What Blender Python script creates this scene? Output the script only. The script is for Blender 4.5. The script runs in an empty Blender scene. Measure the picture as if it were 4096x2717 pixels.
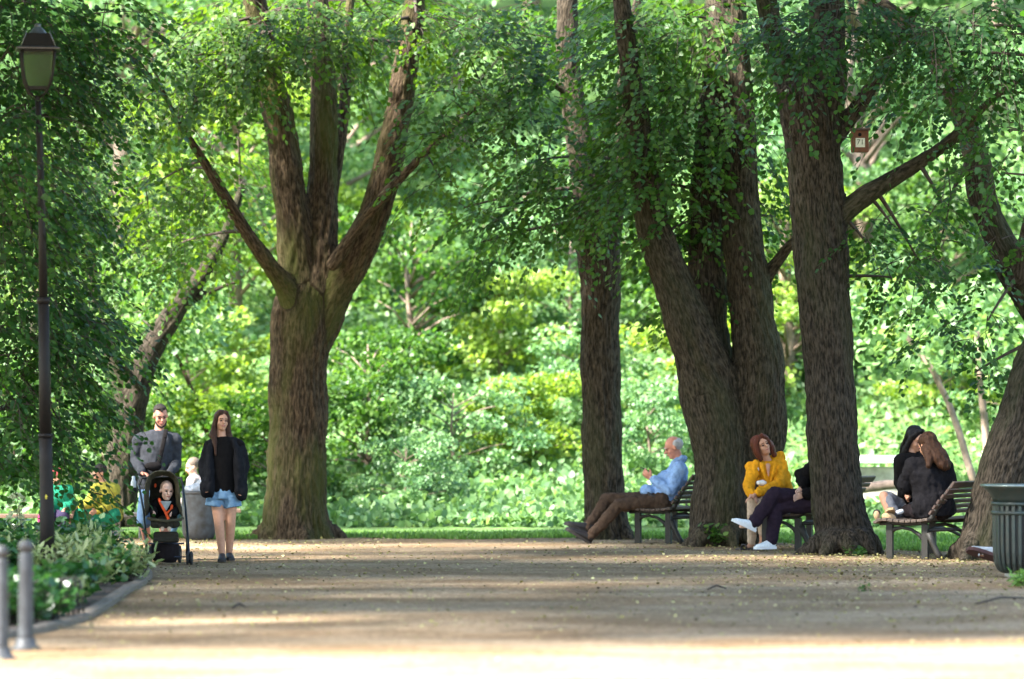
import bpy, bmesh, math, random
import numpy as np
from mathutils import Vector as V, Matrix, noise
R = math.radians
random.seed(7); rng = np.random.default_rng(7)
sc = bpy.context.scene
COL = sc.collection
# ---------------------------------------------------------------- camera
FOC = 135/36*4096.0
HOR = 1672.0
PITCH = math.atan((HOR-1358.5)/FOC)
CAMZ = 1.6
cam = bpy.data.objects.new('camera', bpy.data.cameras.new('camera')); COL.objects.link(cam)
cam.location = (0, 0, CAMZ); cam.rotation_euler = (R(90)+PITCH, 0, 0)
cam.data.lens = 135; cam.data.sensor_width = 36; cam.data.clip_end = 900; cam.data.clip_start = .1
cam.data.dof.use_dof = True; cam.data.dof.focus_distance = 43.5; cam.data.dof.aperture_fstop = 1.35
sc.camera = cam
# ---------------------------------------------------------------- light
SUN = V((-0.60, -0.34, 0.72)).normalized()
w = bpy.data.worlds.new('World'); sc.world = w; w.use_nodes = True
nt = w.node_tree; bg = nt.nodes['Background']
sky = nt.nodes.new('ShaderNodeTexSky'); sky.sky_type = 'NISHITA'; sky.sun_disc = False
sky.sun_elevation = math.asin(SUN.z); sky.sun_rotation = math.atan2(SUN.x, SUN.y)
nt.links.new(sky.outputs[0], bg.inputs[0]); bg.inputs[1].default_value = 0.115
sl = bpy.data.lights.new('sun', 'SUN'); sl.energy = 4.8; sl.angle = R(5); sl.color = (1, .965, .91)
so = bpy.data.objects.new('sun', sl); COL.objects.link(so)
so.rotation_euler = SUN.to_track_quat('Z', 'Y').to_euler()
sc.view_settings.view_transform = 'Standard'; sc.view_settings.look = 'None'
sc.view_settings.exposure = 2.9; sc.view_settings.gamma = 1

# ---------------------------------------------------------------- helpers
def S(u, v, d):
    x = (u-2048)/FOC; y = (1358.5-v)/FOC
    dr = V((x, math.cos(PITCH)-y*math.sin(PITCH), math.sin(PITCH)+y*math.cos(PITCH)))
    dr *= d/dr.y
    return V((dr.x, d, CAMZ+dr.z))
K = 4096/2364
def Dp(u, v, d): return S(u*K, v*K, d)
def dground(v): return CAMZ*FOC/(v-HOR)
def tag(o, label=None, cat=None, group=None, kind=None):
    if label: o['label'] = label
    if cat: o['category'] = cat
    if group: o['group'] = group
    if kind: o['kind'] = kind
    return o
def empty(name, loc, label=None, cat=None, group=None, kind=None):
    o = bpy.data.objects.new(name, None); COL.objects.link(o); o.location = loc
    o.empty_display_size = .1
    return tag(o, label, cat, group, kind)
def link(name, me, mats, parent=None):
    o = bpy.data.objects.new(name, me); COL.objects.link(o)
    if not isinstance(mats, (list, tuple)): mats = [mats]
    if len(me.materials) == 0:
        for m in mats: me.materials.append(m)
    if parent is not None:
        o.parent = parent
        o.location = -parent.location if parent.parent is None else (0, 0, 0)
    return o
class MB:
    def __init__(s): s.v = []; s.f = []
    def ring_loft(s, rings, cap=True):
        n = len(rings[0]); b = len(s.v)
        for r in rings: s.v.extend([tuple(p) for p in r])
        for i in range(len(rings)-1):
            for j in range(n):
                k = (j+1) % n
                s.f.append((b+i*n+j, b+i*n+k, b+(i+1)*n+k, b+(i+1)*n+j))
        if cap:
            s.f.append(tuple(b+j for j in range(n))[::-1])
            s.f.append(tuple(b+(len(rings)-1)*n+j for j in range(n)))
        return s
    def ell(s, c, rad, ax=None, nu=14, nv=9):
        ax = ax or (V((1,0,0)), V((0,1,0)), V((0,0,1)))
        b = len(s.v)
        for i in range(nv+1):
            th = math.pi*i/nv
            if i in (0, nv):
                s.v.append(tuple(c + ax[2]*rad[2]*math.cos(th))); continue
            for j in range(nu):
                ph = 2*math.pi*j/nu
                s.v.append(tuple(c + ax[0]*rad[0]*math.sin(th)*math.cos(ph) + ax[1]*rad[1]*math.sin(th)*math.sin(ph) + ax[2]*rad[2]*math.cos(th)))
        for j in range(nu):
            s.f.append((b, b+1+j, b+1+(j+1) % nu))
            e = b+1+(nv-1)*nu; q = b+1+(nv-2)*nu
            s.f.append((e, q+(j+1) % nu, q+j))
        for i in range(nv-2):
            for j in range(nu):
                k = (j+1) % nu; a = b+1+i*nu
                s.f.append((a+j, a+nu+j, a+nu+k, a+k))
        return s
    def cap(s, p0, p1, r0, r1, n=12, flat=1.0, side=None):
        p0 = V(p0); p1 = V(p1); t = (p1-p0)
        if t.length < 1e-6: return s.ell(p0, (r0, r0, r0))
        t.normalize()
        a = (side - t*side.dot(t)).normalized() if side is not None else t.orthogonal().normalized()
        bb = t.cross(a)
        rings = []
        for k in (-80, -50, -20, 0):
            rings.append((p0 + t*r0*math.sin(R(k)), r0*math.cos(R(k))))
        for k in (0, 20, 50, 80):
            rings.append((p1 + t*r1*math.sin(R(k)), r1*math.cos(R(k))))
        rr = [[c + a*r*math.cos(2*math.pi*j/n) + bb*r*flat*math.sin(2*math.pi*j/n) for j in range(n)] for c, r in rings]
        return s.ring_loft(rr)
    def chain(s, pts, rad, **k):
        for i in range(len(pts)-1): s.cap(pts[i], pts[i+1], rad[i], rad[i+1], **k)
        return s
    def tube(s, pts, rad, n=8, side=None):
        pts = [V(p) for p in pts]
        if not isinstance(rad, (list, tuple)): rad = [rad]*len(pts)
        rr = []; pa = None
        for i, p in enumerate(pts):
            t = (pts[min(i+1, len(pts)-1)]-pts[max(i-1, 0)]).normalized()
            if pa is None: pa = side if side is not None else t.orthogonal()
            a = (pa - t*pa.dot(t)).normalized(); pa = a; b = t.cross(a)
            rr.append([p + a*rad[i]*math.cos(2*math.pi*j/n) + b*rad[i]*math.sin(2*math.pi*j/n) for j in range(n)])
        return s.ring_loft(rr)
    def loft(s, rings, side, n=18):
        # rings: (center, r_side, r_front)
        pts = [r[0] for r in rings]; rr = []
        for i, (p, ra, rb) in enumerate(rings):
            t = (pts[min(i+1, len(pts)-1)]-pts[max(i-1, 0)]).normalized()
            a = (side - t*side.dot(t)).normalized(); b = t.cross(a)
            rr.append([p + a*ra*math.cos(2*math.pi*j/n) + b*rb*math.sin(2*math.pi*j/n) for j in range(n)])
        return s.ring_loft(rr)
    def box(s, c, hx, hy, hz, ax=None, bev=0.0):
        ax = ax or (V((1,0,0)), V((0,1,0)), V((0,0,1)))
        c = V(c)
        def pr(z, k): return [c + ax[0]*x*(hx-k) + ax[1]*y*(hy-k) + ax[2]*z for x, y in ((-1,-1),(1,-1),(1,1),(-1,1))]
        if bev <= 0: return s.ring_loft([pr(-hz, 0), pr(hz, 0)])
        return s.ring_loft([pr(-hz, bev), pr(-hz+bev, 0), pr(hz-bev, 0), pr(hz, bev)])
    def lathe(s, c, prof, n=32, fn=None):
        rr = []
        for r, z in prof:
            rr.append([V((c[0]+(r*(fn(j, z) if fn else 1))*math.cos(2*math.pi*j/n), c[1]+(r*(fn(j, z) if fn else 1))*math.sin(2*math.pi*j/n), c[2]+z)) for j in range(n)])
        return s.ring_loft(rr)
    def mesh(s, name, smooth=True):
        me = bpy.data.meshes.new(name); me.from_pydata(s.v, [], s.f); me.update()
        bm = bmesh.new(); bm.from_mesh(me); bmesh.ops.recalc_face_normals(bm, faces=bm.faces); bm.to_mesh(me); bm.free()
        if smooth: me.polygons.foreach_set('use_smooth', [True]*len(me.polygons))
        return me
    def build(s, name, mat, parent=None, smooth=False):
        return link(name, s.mesh(name, smooth), mat, parent)
def remesh(mb, vox, it=3, fac=.5):
    me = mb.mesh('tmp'); o = bpy.data.objects.new('tmp', me); COL.objects.link(o)
    m = o.modifiers.new('r', 'REMESH'); m.mode = 'VOXEL'; m.voxel_size = vox
    if it:
        q = o.modifiers.new('s', 'SMOOTH'); q.iterations = it; q.factor = fac
    dg = bpy.context.evaluated_depsgraph_get(); dg.update()
    out = bpy.data.meshes.new_from_object(o.evaluated_get(dg), depsgraph=dg)
    bpy.data.objects.remove(o); bpy.data.meshes.remove(me)
    out.polygons.foreach_set('use_smooth', [True]*len(out.polygons))
    out.update()
    return out
def getco(me):
    a = np.empty(len(me.vertices)*3, np.float32); me.vertices.foreach_get('co', a); return a.reshape(-1, 3).astype(float)
def getno(me):
    a = np.empty(len(me.vertices)*3, np.float32); me.vertex_normals.foreach_get('vector', a); return a.reshape(-1, 3).astype(float)
def setco(me, co):
    me.vertices.foreach_set('co', co.astype(np.float32).ravel()); me.update()
def wrinkle(me, amp, sx, sz, seed=0):
    co = getco(me); no = getno(me)
    h = np.array([noise.noise(V((c[0]*sx+seed, c[1]*sx, c[2]*sz+c[0]*sx*.5))) + .5*noise.noise(V((c[0]*sx*2.3+seed+9, c[1]*sx*2, c[2]*sz*2))) for c in co])
    setco(me, co + no*(h*amp)[:, None]); return me
# ---------------------------------------------------------------- materials
def newmat(name):
    m = bpy.data.materials.new(name); m.use_nodes = True
    return m, m.node_tree, m.node_tree.nodes['Principled BSDF']
def mat(name, c, rough=.7, var=.2, scale=20, bump=0., bscale=None, metal=0, spec=.4, stretch=(1,1,1), c2=None, sheen=0):
    m, t, b = newmat(name)
    tc = t.nodes.new('ShaderNodeTexCoord'); mp = t.nodes.new('ShaderNodeMapping'); mp.inputs['Scale'].default_value = stretch
    t.links.new(tc.outputs['Object'], mp.inputs[0])
    n = t.nodes.new('ShaderNodeTexNoise'); n.inputs['Scale'].default_value = scale; n.inputs['Detail'].default_value = 5
    t.links.new(mp.outputs[0], n.inputs['Vector'])
    rp = t.nodes.new('ShaderNodeValToRGB'); e = rp.color_ramp.elements
    e[0].position = .3; e[1].position = .7
    a = c2 or tuple(x*(1-var) for x in c); bb = c if c2 else tuple(min(1, x*(1+var)) for x in c)
    e[0].color = (*a, 1); e[1].color = (*bb, 1)
    t.links.new(n.outputs[0], rp.inputs[0]); t.links.new(rp.outputs[0], b.inputs['Base Color'])
    b.inputs['Roughness'].default_value = rough; b.inputs['Metallic'].default_value = metal
    b.inputs['Specular IOR Level'].default_value = spec
    if sheen: b.inputs['Sheen Weight'].default_value = sheen
    if bump:
        n2 = t.nodes.new('ShaderNodeTexNoise'); n2.inputs['Scale'].default_value = bscale or scale*3; n2.inputs['Detail'].default_value = 4
        t.links.new(mp.outputs[0], n2.inputs['Vector'])
        bp = t.nodes.new('ShaderNodeBump'); bp.inputs['Strength'].default_value = 1; bp.inputs['Distance'].default_value = bump
        t.links.new(n2.outputs[0], bp.inputs['Height']); t.links.new(bp.outputs[0], b.inputs['Normal'])
    return m
def leafmat(name, dark, mid, light, trans, rough=.42, tw=.45, spec=.5):
    m, t, b = newmat(name)
    at = t.nodes.new('ShaderNodeAttribute'); at.attribute_name = 'rnd'
    rp = t.nodes.new('ShaderNodeValToRGB'); e = rp.color_ramp.elements
    e[0].color = (*dark, 1); e[1].color = (*light, 1); q = e.new(.55); q.color = (*mid, 1)
    t.links.new(at.outputs['Fac'], rp.inputs[0]); t.links.new(rp.outputs[0], b.inputs['Base Color'])
    b.inputs['Roughness'].default_value = rough; b.inputs['Specular IOR Level'].default_value = spec
    tr = t.nodes.new('ShaderNodeBsdfTranslucent')
    mx = t.nodes.new('ShaderNodeMixRGB'); mx.blend_type = 'MULTIPLY'; mx.inputs[0].default_value = 1
    mx.inputs[2].default_value = (*trans, 1)
    t.links.new(rp.outputs[0], mx.inputs[1]); t.links.new(mx.outputs[0], tr.inputs[0])
    ms = t.nodes.new('ShaderNodeMixShader'); ms.inputs[0].default_value = tw
    t.links.new(b.outputs[0], ms.inputs[1]); t.links.new(tr.outputs[0], ms.inputs[2])
    t.links.new(ms.outputs[0], t.nodes['Material Output'].inputs[0])
    return m
def barkmat(name, dk, lt, moss, mossamt=.35):
    m, t, b = newmat(name)
    at = t.nodes.new('ShaderNodeAttribute'); at.attribute_name = 'barkco'
    n = t.nodes.new('ShaderNodeTexNoise'); n.inputs['Scale'].default_value = 46; n.inputs['Detail'].default_value = 6; n.inputs['Roughness'].default_value = .6
    t.links.new(at.outputs['Vector'], n.inputs['Vector'])
    rp = t.nodes.new('ShaderNodeValToRGB'); e = rp.color_ramp.elements
    e[0].position = .40; e[1].position = .63; e[0].color = (*dk, 1); e[1].color = (*lt, 1)
    t.links.new(n.outputs[0], rp.inputs[0])
    n3 = t.nodes.new('ShaderNodeTexNoise'); n3.inputs['Scale'].default_value = 2.2; n3.inputs['Detail'].default_value = 4
    t.links.new(at.outputs['Vector'], n3.inputs['Vector'])
    r3 = t.nodes.new('ShaderNodeValToRGB'); r3.color_ramp.elements[0].position = .5; r3.color_ramp.elements[1].position = .68
    r3.color_ramp.elements[0].color = (0,0,0,1); r3.color_ramp.elements[1].color = (mossamt,)*3+(1,)
    t.links.new(n3.outputs[0], r3.inputs[0])
    mx = t.nodes.new('ShaderNodeMixRGB'); mx.inputs[2].default_value = (*moss, 1)
    t.links.new(r3.outputs[0], mx.inputs[0]); t.links.new(rp.outputs[0], mx.inputs[1])
    t.links.new(mx.outputs[0], b.inputs['Base Color'])
    b.inputs['Roughness'].default_value = .9; b.inputs['Specular IOR Level'].default_value = .15
    bp = t.nodes.new('ShaderNodeBump'); bp.inputs['Strength'].default_value = 1; bp.inputs['Distance'].default_value = .045
    t.links.new(n.outputs[0], bp.inputs['Height']); t.links.new(bp.outputs[0], b.inputs['Normal'])
    return m
M = {}
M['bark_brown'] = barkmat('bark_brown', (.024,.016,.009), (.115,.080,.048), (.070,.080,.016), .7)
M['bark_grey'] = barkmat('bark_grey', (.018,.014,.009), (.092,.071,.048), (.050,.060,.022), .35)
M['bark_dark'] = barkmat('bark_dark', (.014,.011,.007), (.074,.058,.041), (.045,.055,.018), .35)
M['twig'] = mat('twig', (.05,.035,.025), .9, .3)
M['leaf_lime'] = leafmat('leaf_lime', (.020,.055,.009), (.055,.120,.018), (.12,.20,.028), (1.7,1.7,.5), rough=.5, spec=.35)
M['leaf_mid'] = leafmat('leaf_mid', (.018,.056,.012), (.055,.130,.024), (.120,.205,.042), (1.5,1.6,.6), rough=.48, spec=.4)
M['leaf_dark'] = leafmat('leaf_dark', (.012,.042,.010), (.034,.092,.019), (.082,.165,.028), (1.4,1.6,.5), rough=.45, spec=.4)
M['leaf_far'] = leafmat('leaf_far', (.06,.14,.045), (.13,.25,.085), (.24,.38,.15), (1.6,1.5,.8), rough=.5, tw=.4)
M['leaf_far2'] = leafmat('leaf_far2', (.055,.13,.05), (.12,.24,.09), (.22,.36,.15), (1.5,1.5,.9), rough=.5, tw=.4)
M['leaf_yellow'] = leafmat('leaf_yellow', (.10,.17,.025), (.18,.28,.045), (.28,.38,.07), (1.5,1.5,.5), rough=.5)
M['leaf_bed'] = leafmat('leaf_bed', (.015,.06,.015), (.035,.11,.025), (.07,.17,.035), (1.2,1.5,.6), rough=.33, tw=.3)
M['leaf_pale'] = leafmat('leaf_pale', (.14,.20,.06), (.26,.31,.12), (.42,.45,.25), (1.2,1.3,.7), rough=.45, tw=.3)
M['litter'] = leafmat('litter', (.05,.035,.022), (.26,.23,.06), (.48,.43,.20), (1,1,.6), rough=.7, tw=.15)
M['grass'] = leafmat('grass', (.08,.17,.035), (.14,.27,.05), (.22,.36,.08), (1.4,1.5,.7), rough=.5, tw=.35)

# ---------------------------------------------------------------- leaf meshes
HEART = np.array([[0,0,0],[-.42,.22,.06],[-.36,.62,.05],[0,1,-.02],[.36,.62,.05],[.42,.22,.06]])
BLADE = np.array([[0,0,0],[-.10,.3,.02],[-.08,.7,-.02],[0,1,-.12],[.08,.7,-.02],[.10,.3,.02]])
def unit(a): return a/np.maximum(np.linalg.norm(a, axis=1, keepdims=True), 1e-9)
def leaves(P, Dr, N, size, shape=HEART, rnd=None, name='crown', extra=None):
    """numpy leaf mesh; extra=(verts, quads) of twigs goes to material slot 1"""
    n = len(P)
    Dr = unit(Dr); N = N - Dr*np.sum(N*Dr, 1, keepdims=True); N = unit(N); X = np.cross(Dr, N)
    size = np.broadcast_to(size, (n,))[:, None, None]
    v = P[:, None, :] + size*(shape[None, :, 0:1]*X[:, None, :] + shape[None, :, 1:2]*Dr[:, None, :] + shape[None, :, 2:3]*N[:, None, :])
    v = v.reshape(-1, 3)
    b = (np.arange(n)*6)[:, None]
    f = np.concatenate([b+np.array([[0,3,2,1]]), b+np.array([[0,5,4,3]])], 1).reshape(-1, 4)
    if rnd is None: rnd = rng.random(n)
    att = np.repeat(rnd, 2); mi = np.zeros(len(f), np.int32)
    if extra is not None and len(extra[0]):
        ev, ef = extra; f = np.concatenate([f, ef+len(v)]); v = np.concatenate([v, ev])
        att = np.concatenate([att, np.zeros(len(ef))]); mi = np.concatenate([mi, np.ones(len(ef), np.int32)])
    me = bpy.data.meshes.new(name)
    me.vertices.add(len(v)); me.vertices.foreach_set('co', v.astype(np.float32).ravel())
    me.loops.add(len(f)*4); me.loops.foreach_set('vertex_index', f.astype(np.int32).ravel())
    me.polygons.add(len(f)); me.polygons.foreach_set('loop_start', np.arange(len(f), dtype=np.int32)*4)
    me.polygons.foreach_set('loop_total', np.full(len(f), 4, np.int32))
    me.polygons.foreach_set('material_index', mi)
    a = me.attributes.new('rnd', 'FLOAT', 'FACE'); a.data.foreach_set('value', att.astype(np.float32))
    me.update(calc_edges=True); me.validate()
    return me
def tubes_np(A, B, ra, rb, seg=4, droop=None):
    """many thin 3-sided tubes A->B, drooping"""
    n = len(A)
    if n == 0: return np.zeros((0, 3)), np.zeros((0, 4), int)
    T = unit(B-A); up = np.tile([0.13, .2, 1.], (n, 1)); X = unit(np.cross(T, up)); Y = np.cross(X, T)
    ts = np.linspace(0, 1, seg)
    vs = []
    for t in ts:
        c = A+(B-A)*t
        if droop is not None: c = c - np.array([0, 0, 1.])*(droop*(t*t-t))[:, None] * -1.0
        r = (ra*(1-t)+rb*t)
        for k in range(3):
            an = k*2*math.pi/3; vs.append(c + (X*math.cos(an)+Y*math.sin(an))*np.reshape(r, (-1, 1)))
    v = np.stack(vs, 1).reshape(-1, 3); b = (np.arange(n)*seg*3)[:, None]; fs = []
    for i in range(seg-1):
        for k in range(3):
            q = (k+1) % 3; fs.append(b+np.array([[i*3+k, i*3+q, i*3+3+q, i*3+3+k]]))
    return v, np.concatenate(fs, 1).reshape(-1, 4)
def sprays(O, H, L, droop, nl, size, light=None):
    """leafy twigs. O origin, H direction (n,3), L length, droop fraction, nl leaves each"""
    n = len(O); t = (np.arange(nl)+rng.random((n, nl))*.9)/nl
    t = np.clip(t, 0.02, 1)
    H = unit(H); Sd = unit(np.cross(H, np.tile([0, 0, 1.], (n, 1))))
    sgn = np.where((np.arange(nl) % 2) == 0, 1., -1.)[None, :]*np.ones((n, 1))
    spread = rng.random((n, nl))**.8*.30*(1.05-t)*L[:, None]*sgn
    P = O[:, None]+H[:, None]*(t*L[:, None])[..., None] + Sd[:, None]*spread[..., None]
    P[..., 2] -= droop[:, None]*L[:, None]*t*t + np.abs(spread)*.35 + rng.random((n, nl))*.04
    Dd = H[:, None]*(.6+.5*rng.random((n, nl)))[..., None] + Sd[:, None]*(sgn*(.3+.7*rng.random((n, nl))))[..., None]
    Dd[..., 2] -= .3+.9*rng.random((n, nl))
    Nn = rng.normal(0, .38, (n, nl, 3)); Nn[..., 2] += .75
    Nn += H[:, None]*.35
    r = rng.random((n, nl))*.5 + (rng.random((n, 1))*.4 if light is None else light[:, None]*.5)
    ends = O+H*L[:, None]*.97; ends[:, 2] -= droop*L*.94
    tw = tubes_np(O, ends, np.full(n, .006), np.full(n, .002), 4, -droop*L)
    k = n*nl
    return P.reshape(k, 3), Dd.reshape(k, 3), Nn.reshape(k, 3), (size*(.65+.6*rng.random(k))), r.reshape(k), tw
def pick_ell(n, c, rad, shell=.0):
    d = unit(rng.normal(size=(n, 3))); r = (shell + (1-shell)*rng.random(n))**(1/2.2)
    return np.array(c)+d*r[:, None]*np.array(rad), d
# sunlit patches on the ground (gaps in the roof of leaves): (x0,x1,y0,y1,keep probability)
PATCH = [(-60,60,0,27.3,0.0), (-9,-1.2,30.1,30.9,.08), (-6.5,4.5,36.0,38.6,.42), (-6.5,6.5,42.9,44.6,.25), (-7,-2.6,46.2,49.0,.05), (-2.6,1.2,47.2,48.2,.3),
         (-60,60,51.8,500,0.0)]
def sunkeep(P):
    g = P[:, :2] - (P[:, 2]/SUN.z)[:, None]*np.array([SUN.x, SUN.y])
    g[:, 1] += .35*np.sin(g[:, 0]*1.7)+.2*np.sin(g[:, 0]*4.1+1)
    keep = np.ones(len(P), bool); rr = rng.random(len(P))
    for x0, x1, y0, y1, pr in PATCH:
        ins = (g[:, 0] > x0) & (g[:, 0] < x1) & (g[:, 1] > y0) & (g[:, 1] < y1)
        if y0 == 0: pr = np.clip((g[:, 1]-24.6)/5.2, 0, 1)**1.2; ins = g[:, 1] < 30
        keep &= ~(ins & (rr > pr))
    return keep
def inframe(P, m=30):
    y = np.maximum(P[:, 1], .1)
    a = np.arctan2(P[:, 2]-CAMZ, y)-PITCH
    v = 1358.5-np.tan(a)*FOC; u = 2048+P[:, 0]/y*FOC
    return (v > -m) & (u > -m) & (u < 4096+m) & (P[:, 1] > 3)

# ---------------------------------------------------------------- trees
def tree(name, label, cat, base, chains, blobs, shade_canopies, bark, leafm, group=None, vox=.028, flare=0, lsize=.078, seed=0, knob=.018, d0=45, tone=.5):
    """chains: [[(u,v,w,d)...]] display px; blobs: (u,v,d,rx,rz,ry,n) ; canopies: (x,y,z,rx,ry,rz,n,size)"""
    root = empty(name, base, label, cat, group)
    mb = MB(); segs = []
    for ch in chains:
        pts = [Dp(u, v, d) for u, v, w, d in ch]; rad = [w/2/(FOC/K)*d for u, v, w, d in ch]
        # catmull refine
        P2, R2 = [], []
        for i in range(len(pts)-1):
            p0 = pts[max(i-1, 0)]; p1 = pts[i]; p2 = pts[i+1]; p3 = pts[min(i+2, len(pts)-1)]
            for k in range(4):
                t = k/4
                P2.append(.5*((2*p1)+(p2-p0)*t+(2*p0-5*p1+4*p2-p3)*t*t+(3*p1-p0-3*p2+p3)*t**3))
                R2.append(rad[i]*(1-t)+rad[i+1]*t)
        P2.append(pts[-1]); R2.append(rad[-1])
        mb.chain(P2, R2, n=14)
        for i in range(len(P2)-1): segs.append((P2[i], P2[i+1], R2[i], R2[i+1]))
    if flare:
        rr = (segs[0][2])
        rnd = random.Random(seed)
        for k in range(7):
            a = k*2*math.pi/7+rnd.random()*.6
            dirv = V((math.cos(a), math.sin(a), 0))
            b0 = V(base)
            mb.cap(b0+dirv*rr*.55+V((0,0,.18)), b0+dirv*(rr*1.0+flare*rnd.uniform(.2, 1.0))+V((0,0,-.06)), rr*.30, rr*.10)
    me = remesh(mb, vox, 9)
    co = getco(me); no = getno(me)
    A = np.array([s[0] for s in segs]); B = np.array([s[1] for s in segs])
    RR = np.array([s[2] for s in segs])
    best = np.full(len(co), 1e9); bi = np.zeros(len(co), int)
    L = np.linalg.norm(B-A, axis=1)
    for i in range(len(A)):
        ab = B[i]-A[i]; t = np.clip((co-A[i])@ab/(ab@ab), 0, 1); dd = np.linalg.norm(co-A[i]-t[:, None]*ab, axis=1)/max(RR[i], .02)
        m = dd < best; best[m] = dd[m]; bi[m] = i
    T = unit(B-A)[bi]; rel = co-A[bi]
    along = np.sum(rel*T, 1); perp = rel-T*along[:, None]
    cum = np.zeros(len(A)); 
    for i in range(1, len(A)): cum[i] = cum[i-1]+L[i-1]
    bc = perp.copy(); bc[:, 2] = (along+cum[bi])*.22
    bc[:, 0] += .0; bc += seed*3.1
    lumps = np.array([noise.noise(V(c*1.6+np.array([seed, 0, 0]))) for c in co])
    rid = np.array([1-2*abs(noise.noise(V((b[0]*13, b[1]*13, b[2]*13)))) + .5*noise.noise(V((b[0]*34, b[1]*34, b[2]*30))) for b in bc])
    r_here = RR[bi]
    amp = np.clip(r_here/.3, .15, 1)
    setco(me, co+no*(lumps*.05*amp+(rid-.6)*knob*1.6*amp)[:, None])
    at = me.attributes.new('barkco', 'FLOAT_VECTOR', 'POINT'); at.data.foreach_set('vector', bc.astype(np.float32).ravel())
    link('trunk', me, bark, root)
    # crown
    PP, DD, NN, SS, RN = [], [], [], [], []; TV, TF = [], []; tv = 0
    # secondary branches from nearest limb to blobs
    segmid = (A+B)/2
    BA, BB, RA = [], [], []
    for (u, v, d, rx, rz, ry, n) in blobs:
        c = np.array(Dp(u, v, d))
        n = max(5, int(n*.53)); bt = rng.uniform(-.28, .28)
        O, dr = pick_ell(n, c, (rx, ry, rz), .15)
        H = dr.copy(); H[:, 2] = H[:, 2]*.3; out = (c-np.array(base)); out[2] = 0; out = out/max(np.linalg.norm(out), .3)
        H += out*.6 + rng.normal(0, .5, (n, 3))*np.array([1, 1, .25])
        H[:, 2] -= .15
        Ls = .35+.45*rng.random(n); dp = .35+.8*rng.random(n)
        lt = np.clip(tone+bt+(rng.random(n)-.5)*.9, 0, 1.3)
        nb = (np.hypot(O[:, 0]+H[:, 0]*.3-4.05, O[:, 2]-.2-4.83) > .62) | (O[:, 1] > 45.2)
        O, H, Ls, dp, lt = O[nb], H[nb], Ls[nb], dp[nb], lt[nb]; n = len(O)
        if n == 0: continue
        p, q, nn, s, r, tw = sprays(O, H, Ls, dp, 20, lsize, lt)
        PP.append(p); DD.append(q); NN.append(nn); SS.append(s); RN.append(r)
        TV.append(tw[0]); TF.append(tw[1]+tv); tv += len(tw[0])
        if len(segmid):
            # a branch from a limb above to the blob, plus a few ribs within
            cost = np.linalg.norm(segmid-c, axis=1) + np.maximum(0, c[2]-segmid[:, 2])*0
            j = int(np.argmin(cost)); BA.append(segmid[j]); BB.append(c); RA.append(min(.035, RR[j]*.4))
            for k in range(max(2, n//12)):
                e = O[rng.integers(n)]; BA.append(c + rng.normal(0, .08, 3)); BB.append(e); RA.append(.010)
    if BA:
        BA = np.array(BA); BB = np.array(BB); RA = np.array(RA)
        tw = tubes_np(BA, BB, RA, np.maximum(RA*.35, .004), 6, -.12*np.linalg.norm(BB-BA, axis=1))
        TV.append(tw[0]); TF.append(tw[1]+tv); tv += len(tw[0])
    for (x, y, z, rx, ry, rz, n, size) in shade_canopies:  # leaves added out of view to cast shade, culled where sun should fall
        P, dr = pick_ell(n, (x, y, z), (rx, ry, rz), .3)
        k = ~inframe(P) & sunkeep(P) & (P[:, 2] > 2.2); P = P[k]
        n2 = len(P)
        PP.append(P); Dv = rng.normal(size=(n2, 3)); Dv[:, 2] -= .6; DD.append(Dv)
        Nv = rng.normal(0, .5, (n2, 3)); Nv[:, 2] += .8; NN.append(Nv); SS.append(size*(.6+.8*rng.random(n2))); RN.append(rng.random(n2))
    if PP:
        me = leaves(np.concatenate(PP), np.concatenate(DD), np.concatenate(NN), np.concatenate(SS), rnd=np.concatenate(RN),
                    extra=(np.concatenate(TV), np.concatenate(TF)) if TV else None)
        link('crown', me, [leafm, M['twig']], root)
    return root
# ---------------------------------------------------------------- ground
def hill(x, y):
    t = max(0, y-53.6)
    z = .13*min(t, 6) + (.34*(t-6) if t > 6 else 0)
    z += .35*noise.noise(V((x*.12, y*.12, 0)))*min(1, t/5)
    return z
def grid(name, x0, x1, y0, y1, nx, ny, fz, m, kind='structure'):
    v = []; f = []
    for j in range(ny+1):
        for i in range(nx+1):
            x = x0+(x1-x0)*i/nx; y = y0+(y1-y0)*j/ny; v.append((x, y, fz(x, y)))
    for j in range(ny):
        for i in range(nx):
            a = j*(nx+1)+i; f.append((a, a+1, a+nx+2, a+nx+1))
    me = bpy.data.meshes.new(name); me.from_pydata(v, [], f); me.update()
    me.polygons.foreach_set('use_smooth', [True]*len(f))
    o = link(name, me, m); o['kind'] = kind; return o
M['soil'] = mat('soil_grass', (.10,.19,.04), .95, .3, 3, .03, 20, c2=(.07,.12,.03))
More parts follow.
